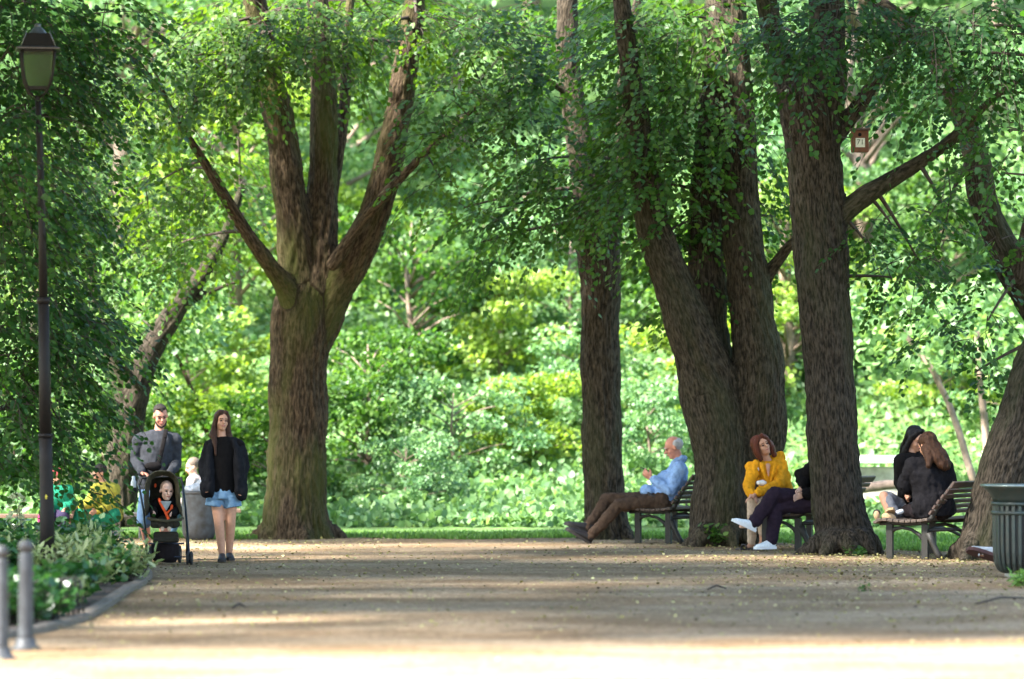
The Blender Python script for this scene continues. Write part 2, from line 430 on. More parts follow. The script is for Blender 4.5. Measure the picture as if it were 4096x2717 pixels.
def gravelmat():
    m, t, b = newmat('gravel')
    tc = t.nodes.new('ShaderNodeTexCoord')
    def no(s, d, st=(1,1,1)):
        mp = t.nodes.new('ShaderNodeMapping'); mp.inputs['Scale'].default_value = st; t.links.new(tc.outputs['Object'], mp.inputs[0])
        n = t.nodes.new('ShaderNodeTexNoise'); n.inputs['Scale'].default_value = s; n.inputs['Detail'].default_value = d
        t.links.new(mp.outputs[0], n.inputs['Vector']); return n
    n1 = no(60, 5); n2 = no(.9, 5, (.6, 1, 1)); n3 = no(14, 4, (1, .3, 1))
    rp = t.nodes.new('ShaderNodeValToRGB'); e = rp.color_ramp.elements
    e[0].position = .33; e[1].position = .68; e[0].color = (.145,.102,.060,1); e[1].color = (.45,.335,.215,1)
    t.links.new(n1.outputs[0], rp.inputs[0])
    r2 = t.nodes.new('ShaderNodeValToRGB'); e = r2.color_ramp.elements
    e[0].position = .40; e[1].position = .62; e[0].color = (.62,.54,.46,1); e[1].color = (1,1,1,1)
    t.links.new(n2.outputs[0], r2.inputs[0])
    mx = t.nodes.new('ShaderNodeMixRGB'); mx.blend_type = 'MULTIPLY'; mx.inputs[0].default_value = .85
    t.links.new(rp.outputs[0], mx.inputs[1]); t.links.new(r2.outputs[0], mx.inputs[2])
    r3 = t.nodes.new('ShaderNodeValToRGB'); e = r3.color_ramp.elements
    e[0].position = .35; e[1].position = .65; e[0].color = (.78,.74,.70,1); e[1].color = (1.1,1.1,1.1,1)
    t.links.new(n3.outputs[0], r3.inputs[0])
    m2 = t.nodes.new('ShaderNodeMixRGB'); m2.blend_type = 'MULTIPLY'; m2.inputs[0].default_value = .8
    t.links.new(mx.outputs[0], m2.inputs[1]); t.links.new(r3.outputs[0], m2.inputs[2])
    t.links.new(m2.outputs[0], b.inputs['Base Color'])
    b.inputs['Roughness'].default_value = .95; b.inputs['Specular IOR Level'].default_value = .1
    bp = t.nodes.new('ShaderNodeBump'); bp.inputs['Distance'].default_value = .012
    t.links.new(n1.outputs[0], bp.inputs['Height']); t.links.new(bp.outputs[0], b.inputs['Normal'])
    return m
M['gravel'] = gravelmat()
grid('ground', -260, 260, -40, 480, 130, 130, lambda x, y: hill(x, y)-.012 if y < 53.6 else hill(x, y)-.012, M['soil'])
def edge_y(x):
    s = min(1, max(0, (x-2.4)/2.2)); s = s*s*(3-2*s)
    return 51.4-s*4.6 + .25*math.sin(x*2.1)+.12*math.sin(x*5.7+1)
v = []; f = []; nx = 200; ny = 60
for j in range(ny+1):
    for i in range(nx+1):
        x = -20+40*i/nx; ye = edge_y(x); y = 2+(ye-2)*j/ny
        z = .012*noise.noise(V((x*.5, y*.35, 3)))+.004
        v.append((x, y, z if j < ny else -.005))
for j in range(ny):
    for i in range(nx):
        a = j*(nx+1)+i; f.append((a, a+1, a+nx+2, a+nx+1))
me = bpy.data.meshes.new('path'); me.from_pydata(v, [], f); me.update(); me.polygons.foreach_set('use_smooth', [True]*len(f))
o = link('path', me, M['gravel']); o['kind'] = 'structure'
for vv in me.vertices: pass

# fallen leaves and small stones on the path
n = 44000
X = np.concatenate([rng.uniform(-6.5, 6.8, 39000), rng.normal(4.3, 1.8, 5000)]); Y = np.concatenate([23+28.3*rng.random(39000)**.8, rng.normal(43.5, 2.8, 5000)])
dens = .25+.75*np.clip(np.abs(X+.3)/4, 0, 1)
dens *= np.where((Y < 29), .35, 1)
k = rng.random(n) < dens; X = X[k]; Y = Y[k]; n = len(X)
P = np.stack([X, Y, np.full(n, .017)], 1); D_ = rng.normal(size=(n, 3)); D_[:, 2] = .1+.25*rng.random(n); N_ = rng.normal(0, .35, (n, 3)); N_[:, 2] = 1
o = link('fallen_leaves', leaves(P, D_, N_, .009+.034*rng.random(n)**3, name='fallen_leaves'), M['litter'])
tag(o, 'yellow and brown fallen leaves scattered over the gravel path', 'fallen leaves', kind='stuff')
# grass behind the path
n = 60000
X = rng.uniform(-8.5, 9, n); Y = np.array([edge_y(x) for x in X]) - .5 + 12*rng.random(n)**1.6
Z = np.array([hill(x, y)-.01 for x, y in zip(X, Y)])
P = np.stack([X, Y, Z], 1); D_ = rng.normal(0, .35, (n, 3)); D_[:, 2] = 1
N_ = rng.normal(size=(n, 3)); N_[:, 2] = 0
o = link('grass', leaves(P, D_, N_, .04+.06*rng.random(n), shape=BLADE*np.array([1.3, 1, 1]), name='grass'), M['grass'])
tag(o, 'bright green grass growing beyond the gravel path', 'grass', kind='stuff')

# ---------------------------------------------------------------- main trees (display pixels)
def gb(u, v): 
    d = dground(v*K); p = Dp(u, v, d); p.z = 0; return p
T1d = 51.0
tree('linden_tree', 'large mossy brown tree with five spreading limbs behind the walking couple', 'tree', gb(683, 1243),
  [[(683,1262,178,T1d),(682,1225,158,T1d),(682,1150,146,T1d),(686,1000,134,T1d),(692,850,138,T1d),(700,720,146,T1d),(706,670,110,T1d)],
   [(696,790,110,T1d),(694,700,112,T1d),(690,600,92,T1d-.1),(672,480,78,T1d-.2),(660,380,76,T1d-.3),(645,280,74,T1d-.4),(625,190,66,T1d-.5),(600,60,58,T1d-.6),(560,-120,48,T1d-.8),(540,-260,34,T1d-1)],
   [(705,790,110,T1d),(722,690,118,T1d),(735,600,98,T1d),(742,450,72,T1d),(748,320,66,T1d),(746,180,62,T1d),(738,60,54,T1d),(730,-120,44,T1d),(760,-300,30,T1d)],
   [(765,480,26,T1d+.1),(785,330,30,T1d+.2),(798,200,28,T1d+.3),(800,90,24,T1d+.4),(815,-40,20,T1d+.5)],
   [(715,800,100,T1d),(748,720,104,T1d),(792,640,88,T1d-.1),(835,560,80,T1d-.3),(870,480,74,T1d-.4),(895,390,68,T1d-.5),(915,280,66,T1d-.6),(935,170,62,T1d-.7),(950,60,54,T1d-.8),(975,-120,42,T1d-1),(1010,-300,28,T1d-1)],
   [(770,610,34,T1d-.5),(830,520,32,T1d-.7),(890,450,28,T1d-.9),(950,385,22,T1d-1),(1040,300,15,T1d-1.2),(1130,220,10,T1d-1.3)],
   [(690,740,60,T1d-.2),(662,670,56,T1d-.3),(625,615,44,T1d-.6),(585,560,38,T1d-.9),(540,490,32,T1d-1.1),(500,420,28,T1d-1.3),(450,340,22,T1d-1.5),(405,270,16,T1d-1.7),(360,170,10,T1d-1.9)]],
  [(520,60,50,.8,.5,.8,90),(640,20,52.6,.9,.45,.6,70),(500,200,49.8,.5,.35,.6,45),(540,110,49.5,.5,.3,.6,45),(780,20,52.5,.7,.35,.6,50),(860,30,52.5,.8,.4,.6,60),(690,10,49.6,.4,.2,.4,18),(600,150,49.4,.5,.3,.5,30),(740,70,49.6,.5,.3,.5,26),(640,60,49.6,.6,.3,.6,30),(880,60,49.4,.5,.3,.5,24),(620,80,49.3,.4,.3,.4,34),(750,90,49.3,.5,.3,.4,40),(960,30,49.2,.5,.25,.4,34),(700,20,49.2,.5,.2,.4,30),
   (420,120,49.5,1.0,.6,.8,80),(330,230,49,.9,.5,.8,70),(440,390,50,.5,.4,.6,26),(350,430,50,.8,.5,.7,50),(420,560,51,.7,.45,.7,40),
   (940,20,52.4,.6,.4,.6,50),(1060,80,49,.8,.5,.8,70),(1040,230,49,.6,.4,.7,50),(980,310,49,.35,.25,.5,18),(1090,340,49.2,.7,.4,.7,24),(1020,420,49.6,.55,.35,.6,14),(830,130,51.6,.5,.35,.5,25),(700,150,51.8,.9,.4,.5,35)],
  [(-6.5,49,10.2,5,3.6,3.0,3500,.20),(-9.5,47.5,10.5,4.5,3.6,2.4,6000,.20)],
  M['bark_brown'], M['leaf_lime'], flare=.22, seed=1, tone=.75)
T3d = 50.6
tree('linden_tree', 'straight slender trunk behind the feet of the man on the bench', 'tree', gb(1400, 1245),
  [[(1398,1262,125,T3d),(1397,1220,104,T3d),(1392,1120,94,T3d),(1389,980,92,T3d),(1385,850,92,T3d),(1385,700,94,T3d),(1383,580,98,T3d),(1365,470,84,T3d),(1345,370,66,T3d),(1325,250,58,T3d),(1312,150,54,T3d),(1308,40,50,T3d),(1315,-150,40,T3d),(1300,-300,28,T3d)],
   [(1395,570,70,T3d),(1420,450,50,T3d-.2),(1440,320,40,T3d-.4),(1440,180,34,T3d-.5),(1470,20,26,T3d-.6),(1500,-150,18,T3d-.6)],
   [(1330,230,22,T3d),(1240,170,16,T3d-.3),(1150,120,11,T3d-.6)]],
  [(1200,90,49,.9,.5,.8,80),(1330,60,51.8,.8,.45,.6,55),(1180,250,49,.8,.5,.7,42),(1240,370,49,.7,.45,.7,70),(1330,420,49,.65,.4,.6,60),(1150,480,49.5,.6,.4,.6,26),(1110,560,50,.35,.45,.4,16),
   (1400,330,51.6,.7,.5,.5,60),(1260,490,49.2,.5,.35,.5,45),(1400,480,49,.5,.35,.5,40),(1420,150,49,.7,.6,.7,60),(1070,480,50.4,.4,.3,.5,8),(1230,200,48.8,.4,.5,.5,40)],
  [(1,49,9.8,4.5,3.6,2.6,500,.20)], M['bark_grey'], M['leaf_mid'], flare=.16, seed=2, tone=.6)
T4d = 48.2
tree('linden_tree', 'massive forked trunk between the bench man and the woman in yellow', 'tree', gb(1665, 1262),
  [[(1668,1285,160,T4d),(1665,1200,140,T4d),(1668,1100,135,T4d),(1662,1000,140,T4d),(1640,900,140,T4d),(1605,800,118,T4d-.1),(1572,700,102,T4d-.2),(1535,600,90,T4d-.3),(1508,520,82,T4d-.4),(1492,430,72,T4d-.5),(1475,300,60,T4d-.6),(1450,120,48,T4d-.8),(1420,-100,34,T4d-1)],
   [(1725,1275,90,T4d+.2),(1735,1130,105,T4d+.2),(1745,1020,130,T4d+.1),(1755,920,130,T4d),(1752,820,116,T4d),(1738,720,106,T4d),(1722,620,98,T4d),(1712,520,92,T4d),(1708,400,86,T4d),(1705,250,74,T4d),(1700,80,60,T4d),(1690,-150,44,T4d),(1690,-300,30,T4d)],
   [(1650,850,90,T4d+.3),(1640,740,84,T4d+.4),(1632,620,84,T4d+.4),(1628,500,82,T4d+.4),(1640,350,80,T4d+.4),(1655,200,76,T4d+.4),(1665,60,66,T4d+.4),(1650,-200,44,T4d+.5)],
   [(1770,640,34,T4d),(1830,560,24,T4d-.3),(1900,520,14,T4d-.5)]],
  [(1480,60,48,.9,.5,.8,80),(1590,40,48,.8,.5,.8,80),(1560,200,47.8,.8,.5,.6,85),(1500,330,48,.7,.4,.6,70),(1580,370,47.8,.6,.4,.6,60),(1640,260,47.8,.5,.5,.6,45),(1720,80,47.8,.7,.5,.7,70),
   (1590,510,48,.5,.4,.5,50),(1590,610,48.4,.35,.35,.4,24),(1560,700,48.6,.2,.2,.3,8),(1720,440,48.6,.5,.4,.4,32),(1730,560,48.6,.45,.3,.4,26),(1500,420,48.6,.6,.35,.5,45),(1770,300,48.5,.45,.6,.4,40),(1790,500,49,.3,.4,.4,16),(1440,110,47.4,.5,.5,.5,55),(1480,410,47.4,.4,.35,.4,45),(1460,280,47.4,.5,.45,.5,55),(1660,640,48.6,.25,.25,.3,10)],
  [(4,48.5,9.9,5.5,3.8,3.0,800,.20)], M['bark_grey'], M['leaf_mid'], flare=.14, seed=3, tone=.6)
T5d = 45.2
tree('linden_tree', 'upright trunk carrying the numbered nest box between two right benches', 'tree', gb(1950, 1280),
  [[(1955,1300,170,T5d),(1948,1255,138,T5d),(1932,1150,122,T5d),(1922,1000,114,T5d),(1914,860,114,T5d),(1904,720,124,T5d),(1896,600,128,T5d),(1886,500,124,T5d),(1880,400,128,T5d),(1872,300,140,T5d),(1858,220,130,T5d)],
   [(1850,260,90,T5d),(1815,170,66,T5d),(1785,80,58,T5d-.1),(1765,-20,50,T5d-.2),(1730,-200,38,T5d-.4)],
   [(1885,280,110,T5d),(1905,170,98,T5d),(1912,60,88,T5d),(1905,-60,76,T5d),(1900,-250,50,T5d)],
   [(1935,310,44,T5d),(1985,240,36,T5d-.1),(2030,170,28,T5d-.2),(2070,100,22,T5d-.3),(2120,20,16,T5d-.4)],
   [(1930,510,52,T5d),(1980,465,46,T5d-.1),(2050,420,42,T5d-.2),(2130,370,36,T5d-.3),(2200,320,30,T5d-.4),(2290,230,20,T5d-.6),(2390,160,14,T5d-.7)],
   [(1900,640,26,T5d+.3),(1850,560,20,T5d+.5)]],
  [(1840,80,43.8,.6,.4,.6,60),(1930,60,43.6,.7,.4,.6,80),(1830,200,44,.35,.3,.4,22),(1960,30,43.6,.6,.2,.6,30),(2070,70,43.6,.6,.3,.6,50),(2160,210,43.8,.3,.3,.5,26),(2010,130,46,.3,.2,.3,10),(2000,560,45,.35,.3,.4,12),(2060,520,45,.4,.3,.4,14),(2120,600,45,.45,.4,.4,16),(2060,640,45.3,.45,.35,.4,12),(2180,480,44.6,.4,.35,.4,16)],
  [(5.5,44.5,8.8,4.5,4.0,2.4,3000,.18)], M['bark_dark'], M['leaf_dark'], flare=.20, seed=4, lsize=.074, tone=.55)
T6d = 43.4
tree('linden_tree', 'thick mossy trunk leaning right beside the dark green litter bin', 'tree', gb(2262, 1292),
  [[(2272,1312,146,T6d),(2278,1262,128,T6d),(2297,1180,122,T6d),(2324,1090,120,T6d),(2357,990,120,T6d),(2385,880,118,T6d),(2440,760,112,T6d),(2500,620,100,T6d),(2560,420,84,T6d),(2600,200,66,T6d),(2620,-60,50,T6d)]],
  [(2330,80,42.8,.7,.45,.6,70),(2240,60,42.8,.7,.45,.6,70),(2330,210,43,.6,.4,.6,55),(2150,120,43,.5,.4,.5,40),(2340,560,42.8,.25,.2,.3,14),(2320,400,43,.35,.3,.4,16)],
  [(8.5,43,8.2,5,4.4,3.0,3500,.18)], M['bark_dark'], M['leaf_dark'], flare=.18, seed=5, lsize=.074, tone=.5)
T7d = 46.5
tree('linden_tree', 'dark knotted limb arching in from the right edge above the girls', 'tree', gb(2560, 1270),
  [[(2560,1290,150,T7d),(2545,1150,120,T7d),(2510,1000,110,T7d),(2450,830,98,T7d),(2385,690,86,T7d),(2335,610,80,T7d),(2300,540,72,T7d),(2268,460,70,T7d),(2258,390,66,T7d),(2238,310,58,T7d),(2200,210,54,T7d),(2150,120,52,T7d),(2080,50,44,T7d),(2000,-20,36,T7d),(1900,-120,26,T7d)],
   [(2350,640,46,T7d-.2),(2372,540,40,T7d-.4),(2400,420,34,T7d-.6),(2460,280,26,T7d-.8)],
   [(2250,360,30,T7d),(2200,440,12,T7d-.3),(2170,560,9,T7d-.5),(2110,640,6,T7d-.6)]],
  [(2140,200,45.4,.5,.35,.4,30),(2180,340,45,.3,.25,.4,14),(2330,300,45,.35,.3,.4,20),(2160,560,45.6,.4,.3,.4,14),(2230,640,45.6,.5,.3,.4,16),(2280,740,45.8,.4,.3,.4,13),(2200,780,46,.45,.25,.4,9),(2100,740,46,.4,.3,.4,8),(2250,860,46,.4,.2,.4,7)],
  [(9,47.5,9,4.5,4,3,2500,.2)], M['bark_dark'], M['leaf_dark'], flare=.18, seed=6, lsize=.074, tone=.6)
T2d = 54.5
tree('linden_tree', 'brown leaning trunk rising behind the man with the pushchair', 'tree', gb(275, 1230),
  [[(272,1250,95,T2d),(274,1180,84,T2d),(280,1080,78,T2d),(296,980,70,T2d),(318,890,64,T2d),(342,820,60,T2d),(380,755,54,T2d),(425,690,44,T2d),(470,630,36,T2d),(520,540,28,T2d),(560,430,22,T2d)],
   [(440,700,18,T2d),(490,672,14,T2d),(550,650,9,T2d)],
   [(300,960,44,T2d),(270,860,40,T2d),(240,760,34,T2d),(215,640,28,T2d),(200,480,22,T2d),(180,300,16,T2d)],
   [(318,890,22,T2d-.3),(250,800,16,T2d-.6),(200,730,10,T2d-.8)]],
  [(400,600,55.6,.8,.5,.5,60),(300,560,53,1.0,.6,.8,90),(480,540,55.4,.7,.5,.7,45),(330,740,55.6,.6,.35,.5,40),(230,480,52.5,1.1,.7,.8,110),(150,600,52.5,1.0,.8,.8,100),(560,420,53,.8,.6,.8,45),(240,330,52,1.0,.7,.9,110),(120,380,52,1.0,.7,.9,110),(550,300,53,.7,.6,.7,40),(130,780,52,1,.6,.8,90),(200,900,53,.4,.6,.6,40)],
  [], M['bark_dark'], M['leaf_mid'], flare=.15, seed=7, tone=.75)
# dark-leaved tree reaching in from the left, then an unseen tree added for shade
T8d = 40.5
tree('young_linden_tree', 'dark leafy branches hanging behind the lamp post at the left edge', 'tree', gb(-420, 1320),
  [[(-420,1345,120,T8d),(-425,1200,100,T8d),(-420,1000,92,T8d),(-400,800,84,T8d),(-370,600,74,T8d),(-350,400,64,T8d),(-330,150,52,T8d),(-340,-150,40,T8d)],
   [(-400,980,46,T8d),(-280,940,34,T8d),(-150,960,26,T8d),(0,945,18,T8d),(90,905,12,T8d),(180,880,8,T8d)],
   [(-390,760,46,T8d),(-260,680,36,T8d),(-120,640,26,T8d),(20,600,17,T8d),(120,620,9,T8d)],
   [(-360,500,46,T8d),(-240,420,36,T8d),(-100,330,26,T8d),(40,280,18,T8d),(140,260,10,T8d)],
   [(-340,250,40,T8d),(-200,120,30,T8d),(-60,40,20,T8d),(60,0,14,T8d)]],
  [(0,950,40,.5,.3,.6,34),(70,890,40.2,.5,.3,.6,36),(150,840,40.5,.5,.3,.5,40),(130,950,40.6,.4,.25,.5,30),(200,930,40.8,.25,.2,.4,16),(170,1060,41,.2,.15,.4,9),(110,1050,40.5,.3,.2,.4,12),(60,1010,40,.35,.2,.5,14),(0,1050,40,.3,.25,.5,14),(180,1130,41,.12,.1,.3,4),
   (0,800,40,.7,.4,.7,80),(110,780,40.2,.6,.4,.6,70),(190,760,40.5,.4,.3,.5,36),(40,650,40,.7,.4,.7,80),(150,670,40.5,.4,.3,.5,36),(10,500,39.6,.7,.5,.7,100),(100,520,40.5,.5,.5,.6,60),(30,370,39.6,.7,.5,.7,100),(60,265,37.5,.35,.1,.25,20),(30,400,37.2,.4,.3,.25,30),(60,250,39.4,.8,.5,.7,90),(120,370,40.5,.5,.5,.6,50),(20,120,39.4,.8,.5,.7,90),(140,170,40,.6,.5,.7,60),(60,20,39.4,.9,.5,.7,90),(210,60,40,.8,.4,.7,70),(240,130,41,.4,.4,.6,22)],
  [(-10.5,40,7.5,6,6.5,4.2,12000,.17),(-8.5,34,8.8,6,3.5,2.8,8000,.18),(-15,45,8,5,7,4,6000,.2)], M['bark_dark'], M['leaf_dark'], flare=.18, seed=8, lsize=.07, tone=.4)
tree('linden_tree', 'unseen tree added beyond the left edge to shade the path', 'tree', (-9.5, 29.5, 0),
  [[(-1200,1700,220,29.5),(-1180,1300,170,29.5),(-1150,900,150,29.5),(-1150,400,130,29.5),(-1100,-200,110,29.5),(-1000,-800,80,29.5)],
   [(-1150,100,70,29.5),(-700,-400,60,29.7),(-200,-900,44,30),(300,-1200,26,30.5)]],
  [], [(-8,26,8.2,6.5,3.6,2.6,12000,.19),(-2.5,26.5,9.5,5,3.6,2.0,9000,.19),(-8,32,8.2,6.5,3.6,2.6,11000,.19),(-2.5,31.5,9.5,5,3.2,2.0,8000,.19),(-12,36,10,6,5,2.4,9000,.21),(-5,38,10.5,6,4.5,1.8,13000,.21),(-3,42,10,5.5,3.0,1.6,8000,.21),(-5.2,45.6,10.6,3.6,2.4,1.5,5500,.21)], M['bark_dark'], M['leaf_dark'], seed=9, vox=.05)  # crowns set out of view to shade path and benches
# ---------------------------------------------------------------- background hillside: trees and shrubs
def far_tree_proto(name, label, h, rad, nleaf, lm, bark, size, group, seed, low=.25, cat='tree'):
    root = empty(name, (0, 0, 0), label, cat, group)
    rn = random.Random(seed)
    mb = MB(); P = [V((0,0,-.4)), V((.05*h*.2,0,h*.3)), V((-.03*h,0,h*.6)), V((.02*h,0,h*.9))]
    mb.tube(P, [.028*h, .02*h, .013*h, .004*h], 8)
    lobes = []
    for i in range(30):
        a = rn.random()*6.28; z = h*(low+(.98-low)*rn.random()); rr = rad*rn.uniform(.25, 1.0)*(1-.4*abs(z/h-.5))
        c = V((math.cos(a)*rr, math.sin(a)*rr, z)); lobes.append((c, rad*rn.uniform(.16, .38)))
        q = V((0, 0, max(h*.15, z-h*.18))); mb.tube([q, (q+c)/2+V((0,0,.03*h)), c], [.009*h, .006*h, .002*h], 5)
    link('trunk', mb.mesh('trunk', True), bark, root)
    PP = []; RN = []
    for c, r in lobes:
        k = int(nleaf/30*rn.uniform(.5, 1.1)); p, d_ = pick_ell(k, c, (r*1.2, r*1.2, r*.5), .1); PP.append(p); RN.append(np.clip(rng.random(k)*.7+rn.random()*.35, 0, 1))
    P = np.concatenate(PP); n = len(P); Dv = rng.normal(size=(n, 3)); Dv[:, 2] -= .7; Nv = rng.normal(0, .5, (n, 3)); Nv[:, 2] += .7; Nv[:, 1] -= .35
    link('crown', leaves(P, Dv, Nv, size*(.6+.8*rng.random(n)), rnd=np.concatenate(RN)), lm, root)
    return root
def copy_tree(root, label=None):
    r = root.copy(); COL.objects.link(r)
    if label: r['label'] = label
    for ch in root.children:
        c = ch.copy(); COL.objects.link(c); c.parent = r
    return r
M['bark_far'] = mat('bark_far', (.22,.16,.12), .9, .3, 12)
G1 = 'pale green trees on the sunlit slope'; G2 = 'loose yellow green trees on the slope'; G3 = 'leafy shrubs on the slope'
protos = [
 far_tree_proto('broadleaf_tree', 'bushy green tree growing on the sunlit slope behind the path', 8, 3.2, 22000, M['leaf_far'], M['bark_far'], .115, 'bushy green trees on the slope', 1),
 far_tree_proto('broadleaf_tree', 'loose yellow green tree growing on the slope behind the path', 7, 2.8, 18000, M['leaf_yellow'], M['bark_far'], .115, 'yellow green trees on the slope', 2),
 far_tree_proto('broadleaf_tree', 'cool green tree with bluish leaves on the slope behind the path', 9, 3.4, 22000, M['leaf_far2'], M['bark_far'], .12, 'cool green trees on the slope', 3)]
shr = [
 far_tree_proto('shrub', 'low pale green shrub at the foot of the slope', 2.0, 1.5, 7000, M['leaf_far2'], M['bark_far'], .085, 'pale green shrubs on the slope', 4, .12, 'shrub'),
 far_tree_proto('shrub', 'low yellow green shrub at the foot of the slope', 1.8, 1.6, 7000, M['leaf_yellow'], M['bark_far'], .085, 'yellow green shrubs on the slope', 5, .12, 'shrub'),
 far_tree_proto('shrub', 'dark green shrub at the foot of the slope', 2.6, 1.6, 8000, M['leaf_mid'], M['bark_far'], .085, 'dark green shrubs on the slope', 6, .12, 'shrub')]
used = set(); rn = random.Random(11)
labs = set()
def place_label(lst, k, x, y):
    u = (2048+x/y*FOC)/K
    marks = [(20, 'left of the lamp post'), (160, 'behind the lamp post'), (300, 'behind the leaning trunk'), (400, 'behind the man with the pushchair'), (560, 'above the walking woman'), (700, 'behind the mossy forked tree'), (850, 'just right of the mossy forked tree'),
             (1020, 'in the open centre'), (1200, 'left of the slender trunk'), (1390, 'behind the slender trunk'), (1530, 'above the bench man'), (1680, 'behind the massive forked trunk'), (1800, 'above the woman in yellow'), (1930, 'behind the nest box tree'), (2050, 'above the girls at left'), (2160, 'above the girls at right'), (2290, 'behind the leaning mossy trunk'), (2420, 'at the right edge')]
    m = min(marks, key=lambda q: abs(q[0]-u))[1]
    row = ('at the foot of the slope' if y < 60 else 'low on the slope' if y < 68 else 'partway up the slope' if y < 76 else 'midway up the slope' if y < 84 else 'high on the slope' if y < 93 else 'near the hilltop' if y < 104 else 'on the hilltop')
    kind = (['bushy green tree', 'loose yellow green tree', 'cool green tree'] if lst is protos else ['pale green shrub', 'yellow green shrub', 'dark green shrub'])[k]
    return kind+' '+row+', '+m
def place(lst, k, x, y, s, sink=0):
    pr = lst[k]; key = (id(lst), k)
    o = pr if key not in used else copy_tree(pr)
    lab = place_label(lst, k, x, y)
    if lab not in labs: o['label'] = lab; labs.add(lab)
    used.add(key)
    o.location = (x, y, hill(x, y)-sink); o.rotation_euler = (0, 0, rn.random()*6.28); o.scale = (s*rn.uniform(.9, 1.15),)*2+(s*rn.uniform(.9, 1.1),)
rows = [(64, 4.6, .62, .05), (71, 4.8, .85, .4), (79, 5.0, 1.0, 0), (88, 5.4, 1.1, .3), (98, 6, 1.2, .2), (110, 6.5, 1.35, .1)]
for (y, st, s, ph) in rows:
    half = y*.16+3; x = -half+ph*st
    while x < half:
        if y < 75 and -1.8 < x < 3.2 and rn.random() < .85: x += st; continue
        k = rn.choices([0, 1, 2], [5, 4 if x < 2 else 2, 3 if x < 2 else 5])[0]
        place(protos, k, x+rn.uniform(-1, 1), y+rn.uniform(-2, 2), s*rn.uniform(.85, 1.15), .2); x += st
for (x, y, k, s) in [(-1.55,58.2,0,.62),(-.9,60.5,0,1.0),(.2,62,1,.9),(1.2,63.5,0,.9),(2.1,61,0,.8),(-2.2,61,2,1.1),(-3.4,58.5,2,.9),(-4.5,60,1,.9),(-6,59,2,.9),(-7.5,60,0,1),(-8,57,2,1),
                     (3.0,64,1,1),(4.4,66,0,1),(5.6,67,0,1.1),(6.9,64,1,.9),(8.2,63,0,.9),(-.2,66,1,1.1),(1,68,0,1.2),(-1.7,66,2,1.3),(2.6,68,2,1.0),(9.3,60,2,.9),(-5.2,64,1,1.2),(0.4,73,0,1.3),(-3,70,1,1.2),(5,72,0,1.3),(7.6,70,2,1.2),(3.5,57.8,1,.45)]:
    place(shr, k, x, y-2.2 if y > 58 else y, s*.85, .1)
# hillside ground cover
n = 130000
X = rng.uniform(-16, 16, n); Y = 53.4+36*rng.random(n)**1.4
Z = np.array([hill(x, y) for x, y in zip(X, Y)]) + .25*rng.random(n)
P = np.stack([X, Y, Z], 1); D_ = rng.normal(0, .8, (n, 3)); D_[:, 2] += .5; N_ = rng.normal(0, .6, (n, 3)); N_[:, 2] += .6; N_[:, 1] -= .5
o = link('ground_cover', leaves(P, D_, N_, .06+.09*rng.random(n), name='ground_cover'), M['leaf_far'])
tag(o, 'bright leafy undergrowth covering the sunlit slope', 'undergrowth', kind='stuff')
# two thin trunks on the slope at the right
def thin(label, pts, w, d, bark):
    root = empty('sapling', Dp(pts[0][0], pts[0][1], d), label, 'tree')
    P = [Dp(u, v, d) for u, v in pts]; n_ = len(P)
    MB().tube(P, [w/2/(FOC/K)*d*(1-.5*i/n_) for i in range(n_)], 8).build('trunk', bark, root, True)
    c = np.array(P[-1])
    p, dr = pick_ell(900, c, (1.2, 1.0, .8), .2); Dv = rng.normal(size=(900, 3)); Dv[:, 2] -= .6; Nv = rng.normal(0, .5, (900, 3)); Nv[:, 2] += .8
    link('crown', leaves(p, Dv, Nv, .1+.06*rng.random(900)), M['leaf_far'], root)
thin('thin pale sapling trunk slanting left above the leaning tree', [(2262,1150),(2238,1080),(2215,1000),(2190,930),(2150,850),(2080,760)], 20, 56.5, M['bark_far'])
thin('upright pale trunk just left of the leaning mossy trunk', [(2276,1130),(2280,1050),(2272,960),(2262,880),(2255,760)], 22, 58.5, M['bark_far'])
thin('thin dark sapling trunk bending between the walking man and woman', [(505,1090),(478,1000),(455,930),(430,870),(400,805),(370,740)], 13, 57.5, M['bark_brown'])
# low stone wall with a pale coping at the right, far side of the path
root = empty('stone_wall', Dp(2040, 1130, 56), 'low grey stone wall with white coping behind the girls on the bench', 'wall')
M['stone'] = mat('stone', (.42,.38,.32), .9, .3, 8, .01); M['coping'] = mat('coping', (.8,.8,.78), .7, .06, 8)
c = Dp(2018, 1105, 56); c2 = Dp(2018, 1066, 56)
MB().box((c.x, 56.2, (c2.z)/2-.1), .38, .25, c2.z/2+.02, bev=.02).build('wall_body', M['stone'], root)
MB().box((c2.x, 56.2, c2.z+.03), .42, .45, .05, bev=.01).build('coping', M['coping'], root)
# fallen log
root = MB(); p = Dp(1985, 1128, 54.5); q = Dp(2110, 1118, 54.2)
root.tube([p+V((-.4,0,0)), p, (p+q)/2+V((0,0,.02)), q], [.06, .075, .07, .05], 10)
o = root.build('fallen_log', M['bark_far'], None, True); tag(o, 'pale fallen log lying in the grass behind the girls', 'log')
